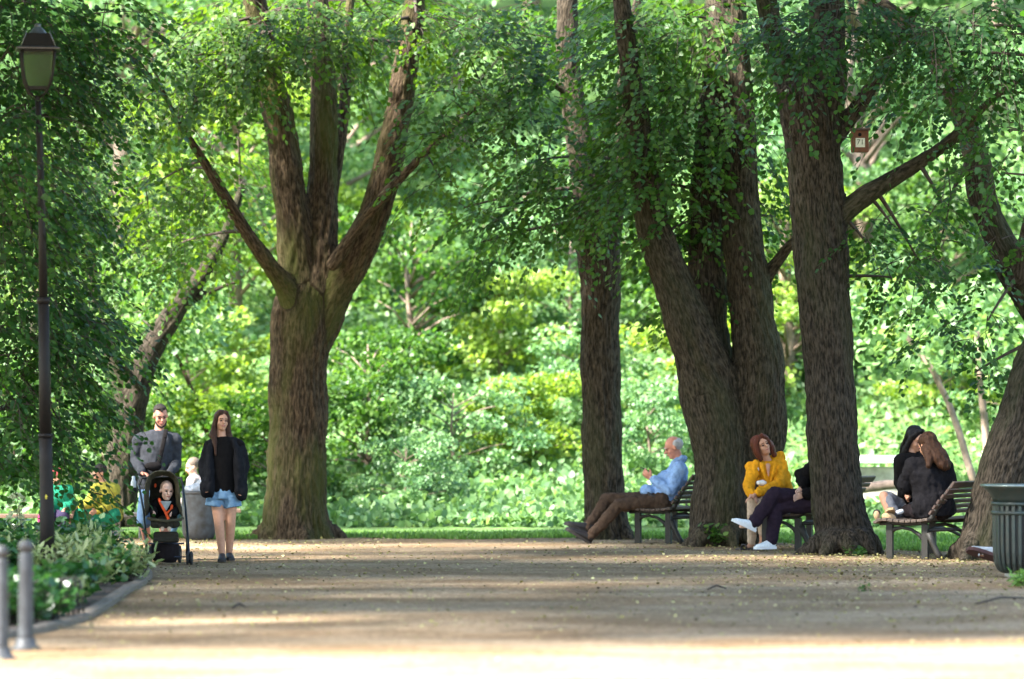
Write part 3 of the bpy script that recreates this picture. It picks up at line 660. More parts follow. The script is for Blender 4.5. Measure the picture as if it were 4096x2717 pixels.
# low railing behind the first bench
root = empty('low_railing', Dp(1490, 1235, 54), 'low railing of thin upright bars glimpsed under the first bench', 'railing')
M['iron'] = mat('iron', (.020,.018,.014), .6, .2, 30, .001, metal=.1)
M['iron_green'] = mat('iron_green', (.030,.045,.038), .42, .25, 25, .001, metal=.35, spec=.5)
z0 = Dp(1490, 1232, 54).z; x0 = Dp(1440, 1200, 54).x; x1 = Dp(1600, 1200, 54).x
i = 0; x = x0
mbb = MB()
while x < x1:
    MB().box((x, 54, .26), .014, .01, .26).build('bar', M['iron'], root); x += .11
MB().box(((x0+x1)/2, 54, .53), (x1-x0)/2+.03, .02, .015).build('rail', M['iron'], root)
px = Dp(1532, 1200, 54).x
MB().lathe((px, 54.0, 0), [(.09,0),(.085,.1),(.06,.2),(.06,.66),(.04,.7)], 12).build('post', M['stone'], root, True)

# ---------------------------------------------------------------- benches
M['bench_wood'] = mat('bench_wood', (.13,.092,.066), .7, .3, 12, .004, 60, c2=(.05,.036,.028), stretch=(1,8,8))
M['bench_dark'] = mat('bench_dark', (.085,.05,.035), .6, .3, 12, .003, 60, c2=(.045,.026,.02))
def bench(label, fl, b, length=1.8, sc_=1.0):
    """fl: foot of the near front leg; local x = seat front to back, y = along the bench"""
    fl = V((fl.x, fl.y, 0)); root = empty('park_bench', fl, label, 'bench', 'slatted park benches with cast iron legs')
    X = V((math.cos(b), -math.sin(b), 0)); Y = V((math.sin(b), math.cos(b), 0)); Z = V((0,0,1)); ax = (X, Y, Z)
    def L(x, y, z): return V(fl)+X*x*sc_+Y*y*sc_+Z*z*sc_
    prof = [(-.13,.425),(-.09,.445),(-.03,.448),(.04,.442),(.11,.436),(.18,.432),(.25,.432),(.32,.436),(.39,.442),(.455,.452)]
    for i, (x, z) in enumerate(prof):
        a, bq = prof[max(i-1, 0)], prof[min(i+1, len(prof)-1)]
        an = math.atan2(bq[1]-a[1], bq[0]-a[0]); xa = X*math.cos(an)+Z*math.sin(an); za = -X*math.sin(an)+Z*math.cos(an)
        MB().box(L(x, length/2-.12, z), .029*sc_, length/2*sc_, .017*sc_, (xa, Y, za), .006).build('seat_slat', M['bench_wood'], root)
    for i in range(6):
        z = .535+i*.060 + (.012 if i == 5 else 0); x = .52+i*.040+(.006*i*i*.4)
        an = math.atan2(.066, .044); xa = X*math.cos(an)+Z*math.sin(an); za = -X*math.sin(an)+Z*math.cos(an)
        MB().box(L(x, length/2-.12, z), (.026 if i < 5 else .042)*sc_, length/2*sc_, .014*sc_, (xa, Y, za), .005).build('back_slat', M['bench_dark'], root)
    for y in (0.0, length-.3):
        for xx in (0, .42): MB().box(L(xx, y, .2), .036*sc_, .03*sc_, .2*sc_, ax, .006).build('leg', M['iron'], root)
        g = MB(); g.tube([L(.46, y, .30), L(.50, y, .2), L(.56, y, .08), L(.61, y, 0)], [.045*sc_, .036*sc_, .034*sc_, .04*sc_], 8); g.build('rear_leg', M['iron'], root, True)
        h = MB(); h.tube([L(0, y, .30), L(.06, y, .345), L(.15, y, .36), L(.26, y, .335), L(.35, y, .28), L(.42, y, .20)], [.03*sc_, .026*sc_, .02*sc_, .02*sc_, .024*sc_, .03*sc_], 8)
        h.tube([L(-.12, y, .40), L(.0, y, .41), L(.2, y, .40), L(.42, y, .415), L(.5, y, .47), L(.57, y, .6), L(.66, y, .74), L(.76, y, .88)], [.02*sc_, .026*sc_, .024*sc_, .026*sc_, .03*sc_, .024*sc_, .02*sc_, .016*sc_], 8)
        h.build('bracket', M['iron'], root, True)
    j = MB(); j.tube([L(.42, 0, .30), L(.44, .2, .345), L(.46, .45, .35), L(.48, .8, .30), L(.48, 1.2, .22)], [.026, .022, .02, .02, .02], 8); j.tube([L(.42, .02, .33), L(.7, .25, .34), L(.9, .5, .27)], [.022, .02, .018], 8)
    j.build('arched_brace', M['iron'], root, True)
    return root
def gs(u, v): d = dground(v); p = S(u, v, d); p.z = 0; return p
BA = R(25)
bench('dark slatted bench the man in the blue shirt sits on', S(2551, 0, 48.9)*1, BA, 1.5)
bench('dark slatted bench under the woman in the yellow jacket', gs(3062, 2203), BA)
bench('dark slatted bench carrying the two girls in black', gs(3560, 2236), BA)
bench('dark slatted bench beyond the litter bin at the right edge', gs(4190, 2290), BA)

# ---------------------------------------------------------------- bins
def litter_bin(root, c, scl, m, rimm, nrib=26):
    c = V(c)
    MB().lathe(c+V((0,0,.0)), [(.14*scl,0),(.15*scl,.01),(.15*scl,.055*scl),(.12*scl,.06*scl)], 24).build('foot', M['stone'], root, True)
    for k in range(nrib):
        a = 2*math.pi*k/nrib; er = V((math.cos(a), math.sin(a), 0)); et = V((-math.sin(a), math.cos(a), 0))
        pr = [(.16,.055),(.215,.085),(.245,.15),(.258,.26),(.262,.45),(.262,.62),(.263,.735)]
        mb = MB(); rr = []
        for (r, z) in pr:
            p = c+er*r*scl+V((0,0,z*scl)); w = .021*scl*(r/.26)
            rr.append([p-et*w-er*.004, p-et*w*.7+er*.008*scl, p+et*w*.7+er*.008*scl, p+et*w-er*.004])
        mb.ring_loft(rr); mb.build('rib', m, root)
    MB().lathe(c, [(.15*scl,.07*scl),(.22*scl,.11*scl),(.243*scl,.26*scl),(.248*scl,.62*scl),(.25*scl,.74*scl)], 32).build('liner', M['iron'], root, True)
    for z in (.655, .745):
        MB().lathe(c, [(.255*scl,(z-.02)*scl),(.282*scl,(z-.018)*scl),(.286*scl,z*scl),(.282*scl,(z+.018)*scl),(.255*scl,(z+.02)*scl)], 40).build('band', m, root, True)
    MB().lathe(c, [(.262*scl,.765*scl),(.272*scl,.80*scl),(.30*scl,.85*scl),(.345*scl,.895*scl),(.375*scl,.92*scl),(.36*scl,.925*scl),(.30*scl,.87*scl),(.25*scl,.8*scl)], 48, lambda j, z: 1+.012*(j % 2) if z < .9*scl else 1).build('flared_top', m, root, True)
    MB().lathe(c, [(.34*scl,.918*scl),(.388*scl,.918*scl),(.395*scl,.926*scl),(.388*scl,.937*scl),(.34*scl,.93*scl)], 48).build('rim', rimm, root, True)
bd = dground(2313); bc = S(4079, 2313, bd); bc.z = 0
M['bin_green'] = mat('bin_green', (.024,.040,.034), .4, .3, 14, .0015, 80, metal=.2, spec=.5, c2=(.045,.045,.035))
M['bin_rim'] = mat('bin_rim', (.25,.29,.27), .28, .15, 20, metal=.7)
root = empty('litter_bin', bc, 'tall ribbed dark green litter bin with flared rim at the right edge', 'litter bin')
litter_bin(root, bc, 1.0, M['bin_green'], M['bin_rim'])
fd = dground(2160); fc = S(796, 2160, fd); fc.z = 0
M['bin_grey'] = mat('bin_grey', (.11,.115,.12), .6, .3, 12, .002, metal=.2, c2=(.065,.055,.045))
root = empty('litter_bin', fc, 'grey rounded litter bin standing between the man and the woman walking', 'litter bin')
k = .65/.76
MB().lathe(fc, [(.14,0),(.19,.03),(.215,.10),(.225,.3),(.225,.55),(.23,.64),(.215,.65),(.2,.63)], 40, lambda j, z: 1+.018*(j % 2) if z < .6 else 1).build('ribbed_body', M['bin_grey'], root, True)
MB().lathe(fc, [(.215,.60),(.238,.602),(.24,.64),(.215,.645)], 40).build('rim', M['bin_grey'], root, True)
o = empty('rubbish_bag', fc+V((0,0,.62)), 'pale rubbish bag bulging out of the grey litter bin', 'rubbish bag')
mb = MB(); mb.ell(fc+V((-.02,0,.66)), (.17,.17,.08)); mb.ell(fc+V((.06,.02,.72)), (.1,.1,.08)); mb.ell(fc+V((-.1,-.02,.68)), (.09,.1,.05))
me = wrinkle(remesh(mb, .012, 2), .02, 14, 14)
M['bag'] = mat('bag', (.4,.4,.42), .3, .25, 10, .004)
link('bag', me, M['bag'], o)

# ---------------------------------------------------------------- lamp post
ld = dground(2330); lb = S(190, 2330, ld); lb.z = 0
root = empty('street_lamp', lb, 'dark brown lamp post with square lantern at the left edge', 'street lamp')
M['lamp_metal'] = mat('lamp_metal', (.012,.008,.006), .6, .25, 20, .0008, metal=.0, spec=.25)
M['lamp_cap'] = mat('lamp_cap', (.10,.10,.11), .3, .2, 20, metal=.5, spec=.6)
def LPt(u, v): p = S(u, v, ld); return p
s_ = FOC/ld
def up(u, v, w): p = S(u, v, ld); return p, w/2/s_
MB().tube([lb+V((0,0,-.02)), S(188,2050,ld), S(184,1850,ld), S(182,1740,ld)], [30/s_, 28.5/s_, 27/s_, 26/s_], 20).build('pole_base', M['lamp_metal'], root, True)
MB().tube([S(182,1745,ld), S(178,1500,ld), S(174,1200,ld)], [24/s_, 23/s_, 22/s_], 18).build('pole', M['lamp_metal'], root, True)
MB().tube([S(174,1205,ld), S(168,900,ld), S(160,600,ld), S(152,405,ld)], [18/s_, 15/s_, 13.5/s_, 12/s_], 16).build('upper_pole', M['lamp_metal'], root, True)
MB().tube([S(174,1190,ld), S(174,1214,ld)], [26/s_, 26/s_], 18).build('collar', M['lamp_metal'], root, True)
MB().tube([S(182,1735,ld), S(182,1750,ld)], [30/s_, 30/s_], 18).build('collar', M['lamp_metal'], root, True)
# lantern: crop scale 3.92 px per source px, origin (0,50)
def lz(y): return S(0, 50+y/3.92, ld).z
lx = S(590/3.92, 300, ld).x; lc = V((lx, ld, 0))
rotl = R(9); ax0 = V((math.cos(rotl), math.sin(rotl), 0)); ax1 = V((-math.sin(rotl), math.cos(rotl), 0))
def sq(h, z, n=1): return [lc+ax0*a*h+ax1*b*h+V((0,0,z)) for a, b in ((-1,-1),(1,-1),(1,1),(-1,1))]
pw = lambda w: w/2/3.92/s_*.93
def frus(rings): 
    mb = MB(); mb.ring_loft([sq(pw(w), lz(y)) for w, y in rings]); return mb
frus([(720, 598), (735, 575), (560, 552)]).build('brim', M['lamp_cap'], root)
frus([(565, 553), (400, 350), (390, 340)]).build('roof', M['lamp_metal'], root)
for a, b in ((-1,-1),(1,-1),(1,1),(-1,1)):
    p0 = lc+ax0*a*pw(570)+ax1*b*pw(570)+V((0,0,lz(552))); p1 = lc+ax0*a*pw(400)+ax1*b*pw(400)+V((0,0,lz(340)))
    MB().tube([p0, p1, p1+V((0,0,.03))], [.006, .006, .004], 6).build('hip', M['lamp_cap'], root, True)
MB().lathe(lc+V((0,0,lz(345))), [(pw(330),0),(pw(300),.012),(pw(210),.045),(pw(120),.07),(pw(60),.085)], 24).build('dome', M['lamp_cap'], root, True)
MB().lathe(lc+V((0,0,lz(262))), [(pw(50),0),(pw(95),.012),(pw(110),.03),(pw(95),.05),(pw(40),.058)], 20).build('finial', M['lamp_cap'], root, True)
frus([(540, 600), (545, 640), (520, 640), (515, 600)]).build('upper_frame', M['lamp_metal'], root)
frus([(330, 1215), (345, 1165), (340, 1165)]).build('lower_frame', M['lamp_metal'], root)
gm, gt, gbn = newmat('lamp_glass'); gbn.inputs['Base Color'].default_value = (.62,.66,.45,1); gbn.inputs['Roughness'].default_value = .12
gbn.inputs['Transmission Weight'].default_value = .97; gbn.inputs['IOR'].default_value = 1.15
nn = gt.nodes.new('ShaderNodeTexNoise'); nn.inputs['Scale'].default_value = 45; bp = gt.nodes.new('ShaderNodeBump'); bp.inputs['Distance'].default_value = .004
gt.links.new(nn.outputs[0], bp.inputs['Height']); gt.links.new(bp.outputs[0], gbn.inputs['Normal'])
frus([(500, 620), (485, 800), (450, 950), (400, 1080), (320, 1170)]).build('glass', gm, root)
for a, b in ((-1,-1),(1,-1),(1,1),(-1,1)):
    pts = [lc+ax0*a*pw(w)+ax1*b*pw(w)+V((0,0,lz(y))) for w, y in ((545,610),(525,800),(490,950),(440,1080),(345,1190),(250,1270),(60,1330))]
    MB().tube(pts, [.017,.015,.015,.015,.014,.010,.010], 6).build('corner_strut', M['lamp_metal'], root, True)
frus([(80, 1380), (60, 1320), (70, 1310)]).build('lantern_foot', M['lamp_metal'], root)
M['sticker'] = mat('sticker', (.62,.50,.05), .6, .1)
mb = MB(); c = S(188, 1988, ld)+V((0,-28.6/s_,0))
st = [c+V((0,-.003,.026)), c+V((.015,-.001,0)), c+V((.006,-.002,0)), c+V((.006,-.002,-.02)), c+V((-.006,-.002,-.02)), c+V((-.006,-.002,0)), c+V((-.015,-.001,0))]
mb.ring_loft([[p+V((0,.006,0)) for p in st], st]); mb.build('sticker', M['sticker'], root)
# ---------------------------------------------------------------- bollards
M['bollard'] = mat('bollard', (.062,.066,.068), .55, .25, 14, .001, 120, metal=.3, c2=(.035,.035,.035))
for (u, v, lab, rr) in [(103, 2596, 'grey steel bollard with round knob, standing clear of the left edge', .052), (3, 2636, 'grey steel bollard cut by the left edge of the view', .05)]:
    p = gs(u, v); rt = empty('bollard', p, lab, 'bollard', 'steel bollards by the flower bed')
    MB().lathe(p, [(.11,0),(.105,.012),(.075,.03),(.066,.07),(.062,.08)], 28).build('base_flange', M['bollard'], rt, True)
    MB().lathe(p, [(.060,.06),(rr+.002,.1),(rr,.4),(rr-.003,.655),(rr-.006,.668)], 28).build('shaft', M['bollard'], rt, True)
    MB().lathe(p, [(.030,.66),(.034,.672),(.050,.688),(.055,.712),(.050,.735),(.034,.752),(.008,.758)], 28).build('knob', M['bollard'], rt, True)

# ---------------------------------------------------------------- flower bed
bedline = [(-60,2560),(150,2530),(330,2480),(430,2420),(500,2370),(560,2340),(588,2312),(578,2270),(530,2235),(470,2215)]
edge = [gs(u, v) for u, v in bedline]
M['kerb'] = mat('kerb', (.19,.155,.12), .9, .35, 30, .006, 80, c2=(.08,.065,.05))
mb = MB(); pts = []
for i in range(len(edge)-1):
    for k in range(5): pts.append(edge[i].lerp(edge[i+1], k/5))
pts.append(edge[-1])
rr = []
for i, p in enumerate(pts):
    t = (pts[min(i+1, len(pts)-1)]-pts[max(i-1, 0)]).normalized(); nrm = V((t.y, -t.x, 0)); w2 = .055; h = .055+.012*noise.noise(p*3)
    rr.append([p+nrm*w2+V((0,0,-.02)), p+nrm*w2+V((0,0,h*.8)), p+nrm*w2*.7+V((0,0,h)), p-nrm*w2*.7+V((0,0,h)), p-nrm*w2+V((0,0,h*.8)), p-nrm*w2+V((0,0,-.02))])
mb.ring_loft(rr); o = mb.build('stone_kerb', M['kerb'], None, False); tag(o, 'worn curved stone kerb round the corner of the planted bed', 'kerb')
# bed soil
def inbed(x, y):
    # polygon test
    poly = [(p.x, p.y) for p in edge]+[(-9, 46), (-9, 26)]
    c = False; j = len(poly)-1
    for i in range(len(poly)):
        xi, yi = poly[i]; xj, yj = poly[j]
        if (yi > y) != (yj > y) and x < (xj-xi)*(y-yi)/(yj-yi)+xi: c = not c
        j = i
    return c
bm = bmesh.new(); vs = [bm.verts.new((p.x, p.y, .035)) for p in edge]+[bm.verts.new((-9, 46, .035)), bm.verts.new((-9, 26, .035))]
bm.faces.new(vs); me = bpy.data.meshes.new('bed_soil'); bm.to_mesh(me); bm.free()
M['earth'] = mat('earth', (.07,.05,.035), .95, .4, 25, .02)
o = link('bed_soil', me, M['earth']); o['kind'] = 'structure'
# plants as clumps
def clump(x, y, h, rad, nst, lm, size, shape=HEART, up_=.5):
    PP, DD, NN = [], [], []
    A, B = [], []
    for i in range(nst):
        a = rng.random()*6.28; r = rad*rng.random()**.6; top = np.array([x+math.cos(a)*r*1.15, y+math.sin(a)*r*1.15, h*(.55+.5*rng.random())])
        bot = np.array([x+math.cos(a)*r*.4, y+math.sin(a)*r*.4, .02]); A.append(bot); B.append(top)
        for k in range(7):
            t = .3+.7*(k+rng.random())/7; p = bot+(top-bot)*t
            d = rng.normal(size=3); d[2] = up_*rng.random()+(-.3 if k < 5 else .3); PP.append(p+.03*rng.normal(size=3)); DD.append(d)
            nv = rng.normal(0, .45, 3); nv[2] += .8; NN.append(nv)
    PP = np.array(PP); tw = tubes_np(np.array(A), np.array(B), np.full(len(A), .004), np.full(len(A), .002), 3)
    return PP, np.array(DD), np.array(NN), size*(.6+.8*rng.random(len(PP))), tw, shape
ACC = {True: [], False: []}; k = 0; placed = 0; labg = 'leafy plants filling the kerbed bed'
while placed < 170 and k < 6000:
    k += 1; x = rng.uniform(-6.9, -3.3); y = rng.uniform(29, 43.5)
    if not inbed(x, y) or not inbed(x+.12, y-.06): continue
    pale = (32 < y < 40 and x > -5.6 and rng.random() < .5)
    h = (.40 if y > 33 else .33)*(.8+.4*rng.random()); 
    if pale: P_, D2, N2, s2, tw, sh = clump(x, y, h*.9, .22, 30, None, .10, BLADE*np.array([1.6,1,1]), 1.2)
    else: P_, D2, N2, s2, tw, sh = clump(x, y, h, .24, 34, None, .075, HEART, .5)
    ACC[pale].append((P_, D2, N2, s2, tw, sh))
    placed += 1
for pale in (True, False):
    A_ = ACC[pale]; tv = 0; TV, TF = [], []
    for a in A_: TV.append(a[4][0]); TF.append(a[4][1]+tv); tv += len(a[4][0])
    me = leaves(np.concatenate([a[0] for a in A_]), np.concatenate([a[1] for a in A_]), np.concatenate([a[2] for a in A_]), np.concatenate([a[3] for a in A_]), shape=A_[0][5], extra=(np.concatenate(TV), np.concatenate(TF)), name='bed_plants')
    o = link('variegated_ground_cover' if pale else 'bed_ground_cover', me, [M['leaf_pale'] if pale else M['leaf_bed'], M['twig']])
    tag(o, 'cream variegated leaves spreading through the kerbed bed' if pale else 'dense dark green leafy ground cover filling the kerbed bed', 'ground cover', kind='stuff')
# pale flower head plant at far left
for (u, v, lab) in [(65, 2010, 'tall stem with a large cream flower head left of the lamp post'), (62, 2080, 'lower cream flower head beside the tall one left of the lamp')]:
    c = S(u, v, 41.5); rt = empty('flower', (c.x, 41.5, 0), lab, 'flower')
    MB().tube([V((c.x+.05, 41.5, 0)), V((c.x+.02, 41.5, c.z*.6)), c], [.008,.006,.005], 6).build('stem', M['leaf_bed'], rt, True)
    p, dr = pick_ell(160, c, (.085, .085, .09), .5); M['petal'] = M.get('petal') or leafmat('petal', (.55,.55,.33), (.66,.66,.46), (.75,.75,.6), (1,1,.8))
    link('flower_head', leaves(p, dr, rng.normal(size=(160, 3)), .035), M['petal'], rt)
# low hooped iron edging of the bed
rt = empty('hoop_edging', gs(250, 2490), 'low dark iron hoop edging round the planted bed', 'fence')
a0 = gs(135, 2505); a1 = gs(345, 2478)
for i in range(11):
    q = a0.lerp(a1, i/10)+V((-.02, .06, 0)); mb = MB()
    mb.tube([q, q+V((-.02,0,.2)), q+V((-.035,.0,.30)), q+V((-.075,0,.335)), q+V((-.12,.0,.32)), q+V((-.14,0,.27))], .0085, 6)
    mb.build('hoop', M['iron'], rt, True)
MB().tube([a0+V((-.02,.06,.10)), a1+V((-.02,.06,.10))], .007, 6).build('rail', M['iron'], rt, True)

# ---------------------------------------------------------------- nest box
nd = 44.7; nc = S(3441, 565, nd); s_ = FOC/nd
rt = empty('nest_box', nc+V((0,0,-.13)), 'red brown wooden nest box numbered 71 on the trunk', 'nest box')
M['nest_wood'] = mat('nest_wood', (.13,.052,.028), .75, .3, 14, .003)
hw = .098; hh = .125
MB().box(nc+V((0,.07,0)), hw, .07, hh, bev=.006).build('box', M['nest_wood'], rt)
MB().box(nc+V((0,.055,hh+.012)), hw+.018, .095, .012, bev=.004).build('roof', M['bark_dark'] if False else M['bench_dark'], rt)
mb = MB(); mb.tube([nc+V((-.005,-.004,.075)), nc+V((-.005,.004,.075))], [.021,.021], 18); mb.build('entrance_hole', mat('hole', (.004,.003,.003), .9, .1), rt, True)
M['plate'] = mat('plate', (.62,.64,.55), .6, .12, 30)
pc = nc+V((0,-.006,-.018)); MB().box(pc, .054, .004, .053).build('number_plate', M['plate'], rt)
cu = bpy.data.curves.new('t', 'FONT'); cu.body = '71'; cu.size = .088; cu.align_x = 'CENTER'; cu.align_y = 'CENTER'; cu.extrude = .001
to = bpy.data.objects.new('t', cu); COL.objects.link(to); bpy.context.view_layer.update()
tm = bpy.data.meshes.new_from_object(to.evaluated_get(bpy.context.evaluated_depsgraph_get())); bpy.data.objects.remove(to)
tm.transform(Matrix.Translation(pc+V((0,-.0055,.004))) @ Matrix.Rotation(R(90), 4, 'X'))
tm.materials.clear(); link('number', tm, mat('paint_dark', (.05,.08,.05), .6, .1), rt)
MB().tube([nc+V((-.25,.1,.05)), nc+V((-.12,.06,.05)), nc+V((-.08,.05,.06))], .008, 6).build('hanger', M['iron'], rt, True)
# ---------------------------------------------------------------- people
def skinmat(name, c): return mat(name, c, .55, .10, 30, .0006, 200, spec=.35)
M['skin'] = skinmat('skin', (.48,.24,.145)); M['skin_red'] = skinmat('skin_red', (.56,.24,.16)); M['skin_pale'] = skinmat('skin_pale', (.62,.38,.28))
M['lip'] = mat('lip', (.36,.11,.09), .5, .1); M['eye'] = mat('eye', (.03,.02,.018), .25, .1); M['eyewhite'] = mat('eyewhite', (.55,.52,.48), .3, .05)
def cloth(name, c, bump=.003, bs=60, **k): return mat(name, c, .95, .18, 25, bump, bs, spec=.08, **k)
M['h_brown'] = mat('h_brown', (.055,.025,.015), .5, .4, 30, .006, 90, stretch=(3,3,.4), spec=.15); M['h_black'] = mat('h_black', (.010,.008,.008), .4, .4, 30, .005, 90, stretch=(3,3,.4), spec=.15)
M['h_auburn'] = mat('h_auburn', (.095,.025,.012), .5, .4, 30, .006, 90, stretch=(3,3,.4), spec=.15); M['h_grey'] = mat('h_grey', (.45,.43,.42), .7, .2, 60, .003, 120, spec=.15)
M['h_dark'] = mat('h_dark', (.035,.028,.024), .7, .3, 60, .003, 120, spec=.15); M['h_ombre'] = mat('h_ombre', (.034,.014,.006), .6, .4, 18, .006, 90, stretch=(3,3,.4), spec=.15)
def headprims(mb, c, f, u, s, ears=True, nose=True):
    f = f.normalized(); u = (u-f*u.dot(f)).normalized(); r = f.cross(u); ax = (r, f, u)
    def q(a, b, z): return c+r*a*s+f*b*s+u*z*s
    mb.ell(q(0,-.012,.030), (.074*s,.094*s,.086*s), ax)
    mb.ell(q(0,.022,-.040), (.058*s,.062*s,.078*s), ax)
    mb.ell(q(0,.055,-.092), (.030*s,.028*s,.022*s), ax)
    mb.ell(q(0,.062,.028), (.055*s,.026*s,.030*s), ax)
    for k in (-1, 1):
        mb.ell(q(.034*k,.052,-.032), (.026*s,.028*s,.030*s), ax, 10, 7)
        mb.cap(q(.012*k,.083,.016), q(.046*k,.068,.012), .010*s, .008*s, 8)
        if ears: mb.ell(q(.076*k,-.005,-.008), (.009*s,.018*s,.030*s), ax, 10, 7)
    if nose: mb.cap(q(0,.082,.005), q(0,.106,-.030), .008*s, .0145*s, 8)
    mb.cap(q(-.015,.078,-.062), q(.015,.078,-.062), .011*s, .011*s, 8)
    return q, ax
def facebits(root, q, ax, s, brow=None, smile=False):
    for k in (-1, 1):
        MB().ell(q(.030*k,.080,-.002), (.014*s,.007*s,.0075*s), ax, 10, 7).build('eye', M['eye'], root, True)
        MB().cap(q(.014*k,.094,.020), q(.046*k,.080,.020), .0045*s, .0035*s, 8).build('eyebrow', brow or M['h_dark'], root, True)
    mb = MB(); mb.cap(q(-.020,.083,-.058), q(0,.092,-.061), .005*s, .006*s, 8); mb.cap(q(0,.092,-.061), q(.020,.083,-.058), .006*s, .005*s, 8)
    mb.build('lips', M['lip'], root, True)
def handp(mb, w_, d, pn, s=1.0, curl=.6, side=1):
    d = d.normalized(); pn = (pn-d*pn.dot(d)).normalized(); sd = d.cross(pn)
    mb.ell(w_+d*.045*s, (.040*s, .052*s, .016*s), (sd, d, pn), 12, 8)
    for i, (o, l, r) in enumerate([(-.029,.066,.0088),(-.010,.078,.0092),(.010,.072,.0090),(.028,.056,.0082)]):
        b = w_+d*.083*s+sd*o*s; l *= s; r *= s
        d1 = (d*math.cos(curl*.7)+pn*math.sin(curl*.7)+sd*o*3).normalized(); d2 = (d*math.cos(curl*1.9)+pn*math.sin(curl*1.9)).normalized()
        p1 = b+d1*l*.52; p2 = p1+d2*l*.5
        mb.cap(b-d*.02*s, p1, r*1.1, r, 8); mb.cap(p1, p2, r, r*.8, 8)
    b = w_+d*.022*s-sd*.030*s*side; p1 = b+(d*.7-sd*.75*side+pn*.3).normalized()*.036*s; p2 = p1+(d*.95-sd*.15*side+pn*.5).normalized()*.028*s
    mb.cap(b, p1, .013*s, .011*s, 8); mb.cap(p1, p2, .011*s, .009*s, 8)
def torso(mb, j, k, m=0., belly=0., lo=0.0, w=1.0):
    p, c, n = j['p'], j['c'], j['n']; sv = (j['sR']-j['sL']).normalized(); up_ = (n-p).normalized(); fr = sv.cross(up_) if not j.get('flip') else -sv.cross(up_)
    if 'front' in j: fr = j['front']
    def mid(a, b, t): return a.lerp(b, t)
    rg = [(p-up_*(.10+lo)*k, .13*k*w+m, .10*k*w+m), (p-up_*(.04+lo*.5)*k, .165*k*w+m, .115*k*w+m), (p+up_*.03*k, .168*k*w+m, .12*k*w+m),
          (mid(p, c, .45)+fr*belly*.5, .145*k*w+m, (.108+belly*.5)*k*w+m), (mid(p, c, .8)+fr*belly*.3, .155*k*w+m, (.115+belly*.3)*k*w+m), (c, .165*k*w+m, .118*k*w+m),
          (mid(c, n, .45), .155*k*w+m, .100*k+m), (mid(c, n, .75), .115*k*w+m, .075*k+m), (mid(c, n, .98), .062*k+m, .058*k+m)]
    mb.loft(rg, sv, 20)
    for s_ in ('sL', 'sR'):
        mb.cap(mid(c, n, .62), j[s_], .066*k+m, .058*k+m)
def limb(mb, a, b, c, r, k, m=0, end=1.0):
    """two segment limb a-b-c"""
    mb.cap(a, b, r[0]*k+m, r[1]*k+m)
    q = b.lerp(c, min(1, .32)); e = b.lerp(c, end)
    if end > .32:
        mb.cap(b, q, r[1]*k+m, r[2]*k+m); mb.cap(q, e, r[2]*k+m, (r[2]+(r[3]-r[2])*(end-.32)/.68)*k+m)
    else: mb.cap(b, e, r[1]*k+m, r[1]*k+m)
ARM = (.050,.040,.038,.026); LEG = (.086,.058,.056,.036)
def body(root, j, k, hs, sk, hands=(1,1), vox=.009, legs=True, curl=(.6,.6), nohead=False):
    mb = MB(); torso(mb, j, k)
    q = ax = None
    if not nohead:
        mb.cap(j['n']-(j['h']-j['n']).normalized()*.05*k, j['h']+(j['hu'])*(-.06*hs)-j['hf']*.015*hs, .058*k, .050*k)
        q, ax = headprims(mb, j['h'], j['hf'], j['hu'], hs)
    for i, s_ in enumerate('LR'):
        if 'e'+s_ in j:
            limb(mb, j['s'+s_], j['e'+s_], j['w'+s_], ARM, k)
            if hands[i]:
                dd = j.get('hd'+s_, j['w'+s_]-j['e'+s_]); pn = j.get('pn'+s_, V((0,-1,-.3)))
                handp(mb, j['w'+s_], dd, pn, k, curl[i], 1 if s_ == 'L' else -1)
        if legs:
            mb.cap(j['p'].lerp(j['t'+s_], .5), j['t'+s_], .10*k, .09*k)
            limb(mb, j['t'+s_], j['k'+s_], j['a'+s_], LEG, k)
            mb.cap(j['a'+s_], j['a'+s_].lerp(j['f'+s_], .5), .032*k, .022*k)
    me = remesh(mb, vox, 2, .5)
    o = link('body', me, sk, root)
    return q, ax
def part(root, name, mb, m, vox=.011, it=2, wr=0., wx=9, wz=5, seed=0):
    me = remesh(mb, vox, it)
    if wr: wrinkle(me, wr*1.1, wx, wz, seed); wrinkle(me, wr*.55, wx*2.6, wz*2.2, seed+5)
    return link(name, me, m, root)
def shoe(root, ankle, toe, soled, upm, solem, k=1.0, w=.040, ht=.05):
    """soled: direction pointing from the sole outward (down)"""
    t = (toe-ankle); t = (t-soled*t.dot(soled)); t.normalize(); sd = t.cross(soled)
    heel = ankle - t*.045*k + soled*.052*k; tp = toe
    Lf = (tp-heel).dot(t); base = heel
    mb = MB(); n = 9; rr = []
    for i in range(n+1):
        a = i/n; x = a*Lf; wd = w*k*(.78+.35*math.sin(min(1, a*1.25)*math.pi*.62))*(1 if a < .86 else (1-a)/.14*.55+.45)
        hgt = (.085*(1-a)**1.3+.042)*k if a < .95 else .03*k
        rr.append([base+t*x+sd*wd*math.cos(th)-soled*(hgt*.5+hgt*.5*math.sin(th)) for th in [2*math.pi*q_/12 for q_ in range(12)]])
    mb.ring_loft(rr); u_ = mb.build('shoe', upm, root, True)
    mb = MB(); rr = []
    for i in range(n+1):
        a = i/n; x = -.008+a*(Lf+.016); wd = (w+.006)*k*(.80+.35*math.sin(min(1, a*1.25)*math.pi*.62))*(1 if a < .86 else (1-a)/.14*.5+.5)
        rr.append([base+t*x+sd*wd*sg-soled*(hz*k) for sg, hz in ((-1,.024),(1,.024),(.94,-.004),(-.94,-.004))])
    mb.ring_loft(rr); so_ = mb.build('sole', solem, None, False)
    so_.parent = u_; so_.location = -root.location*0
    so_.matrix_parent_inverse = Matrix.Identity(4)
    return u_
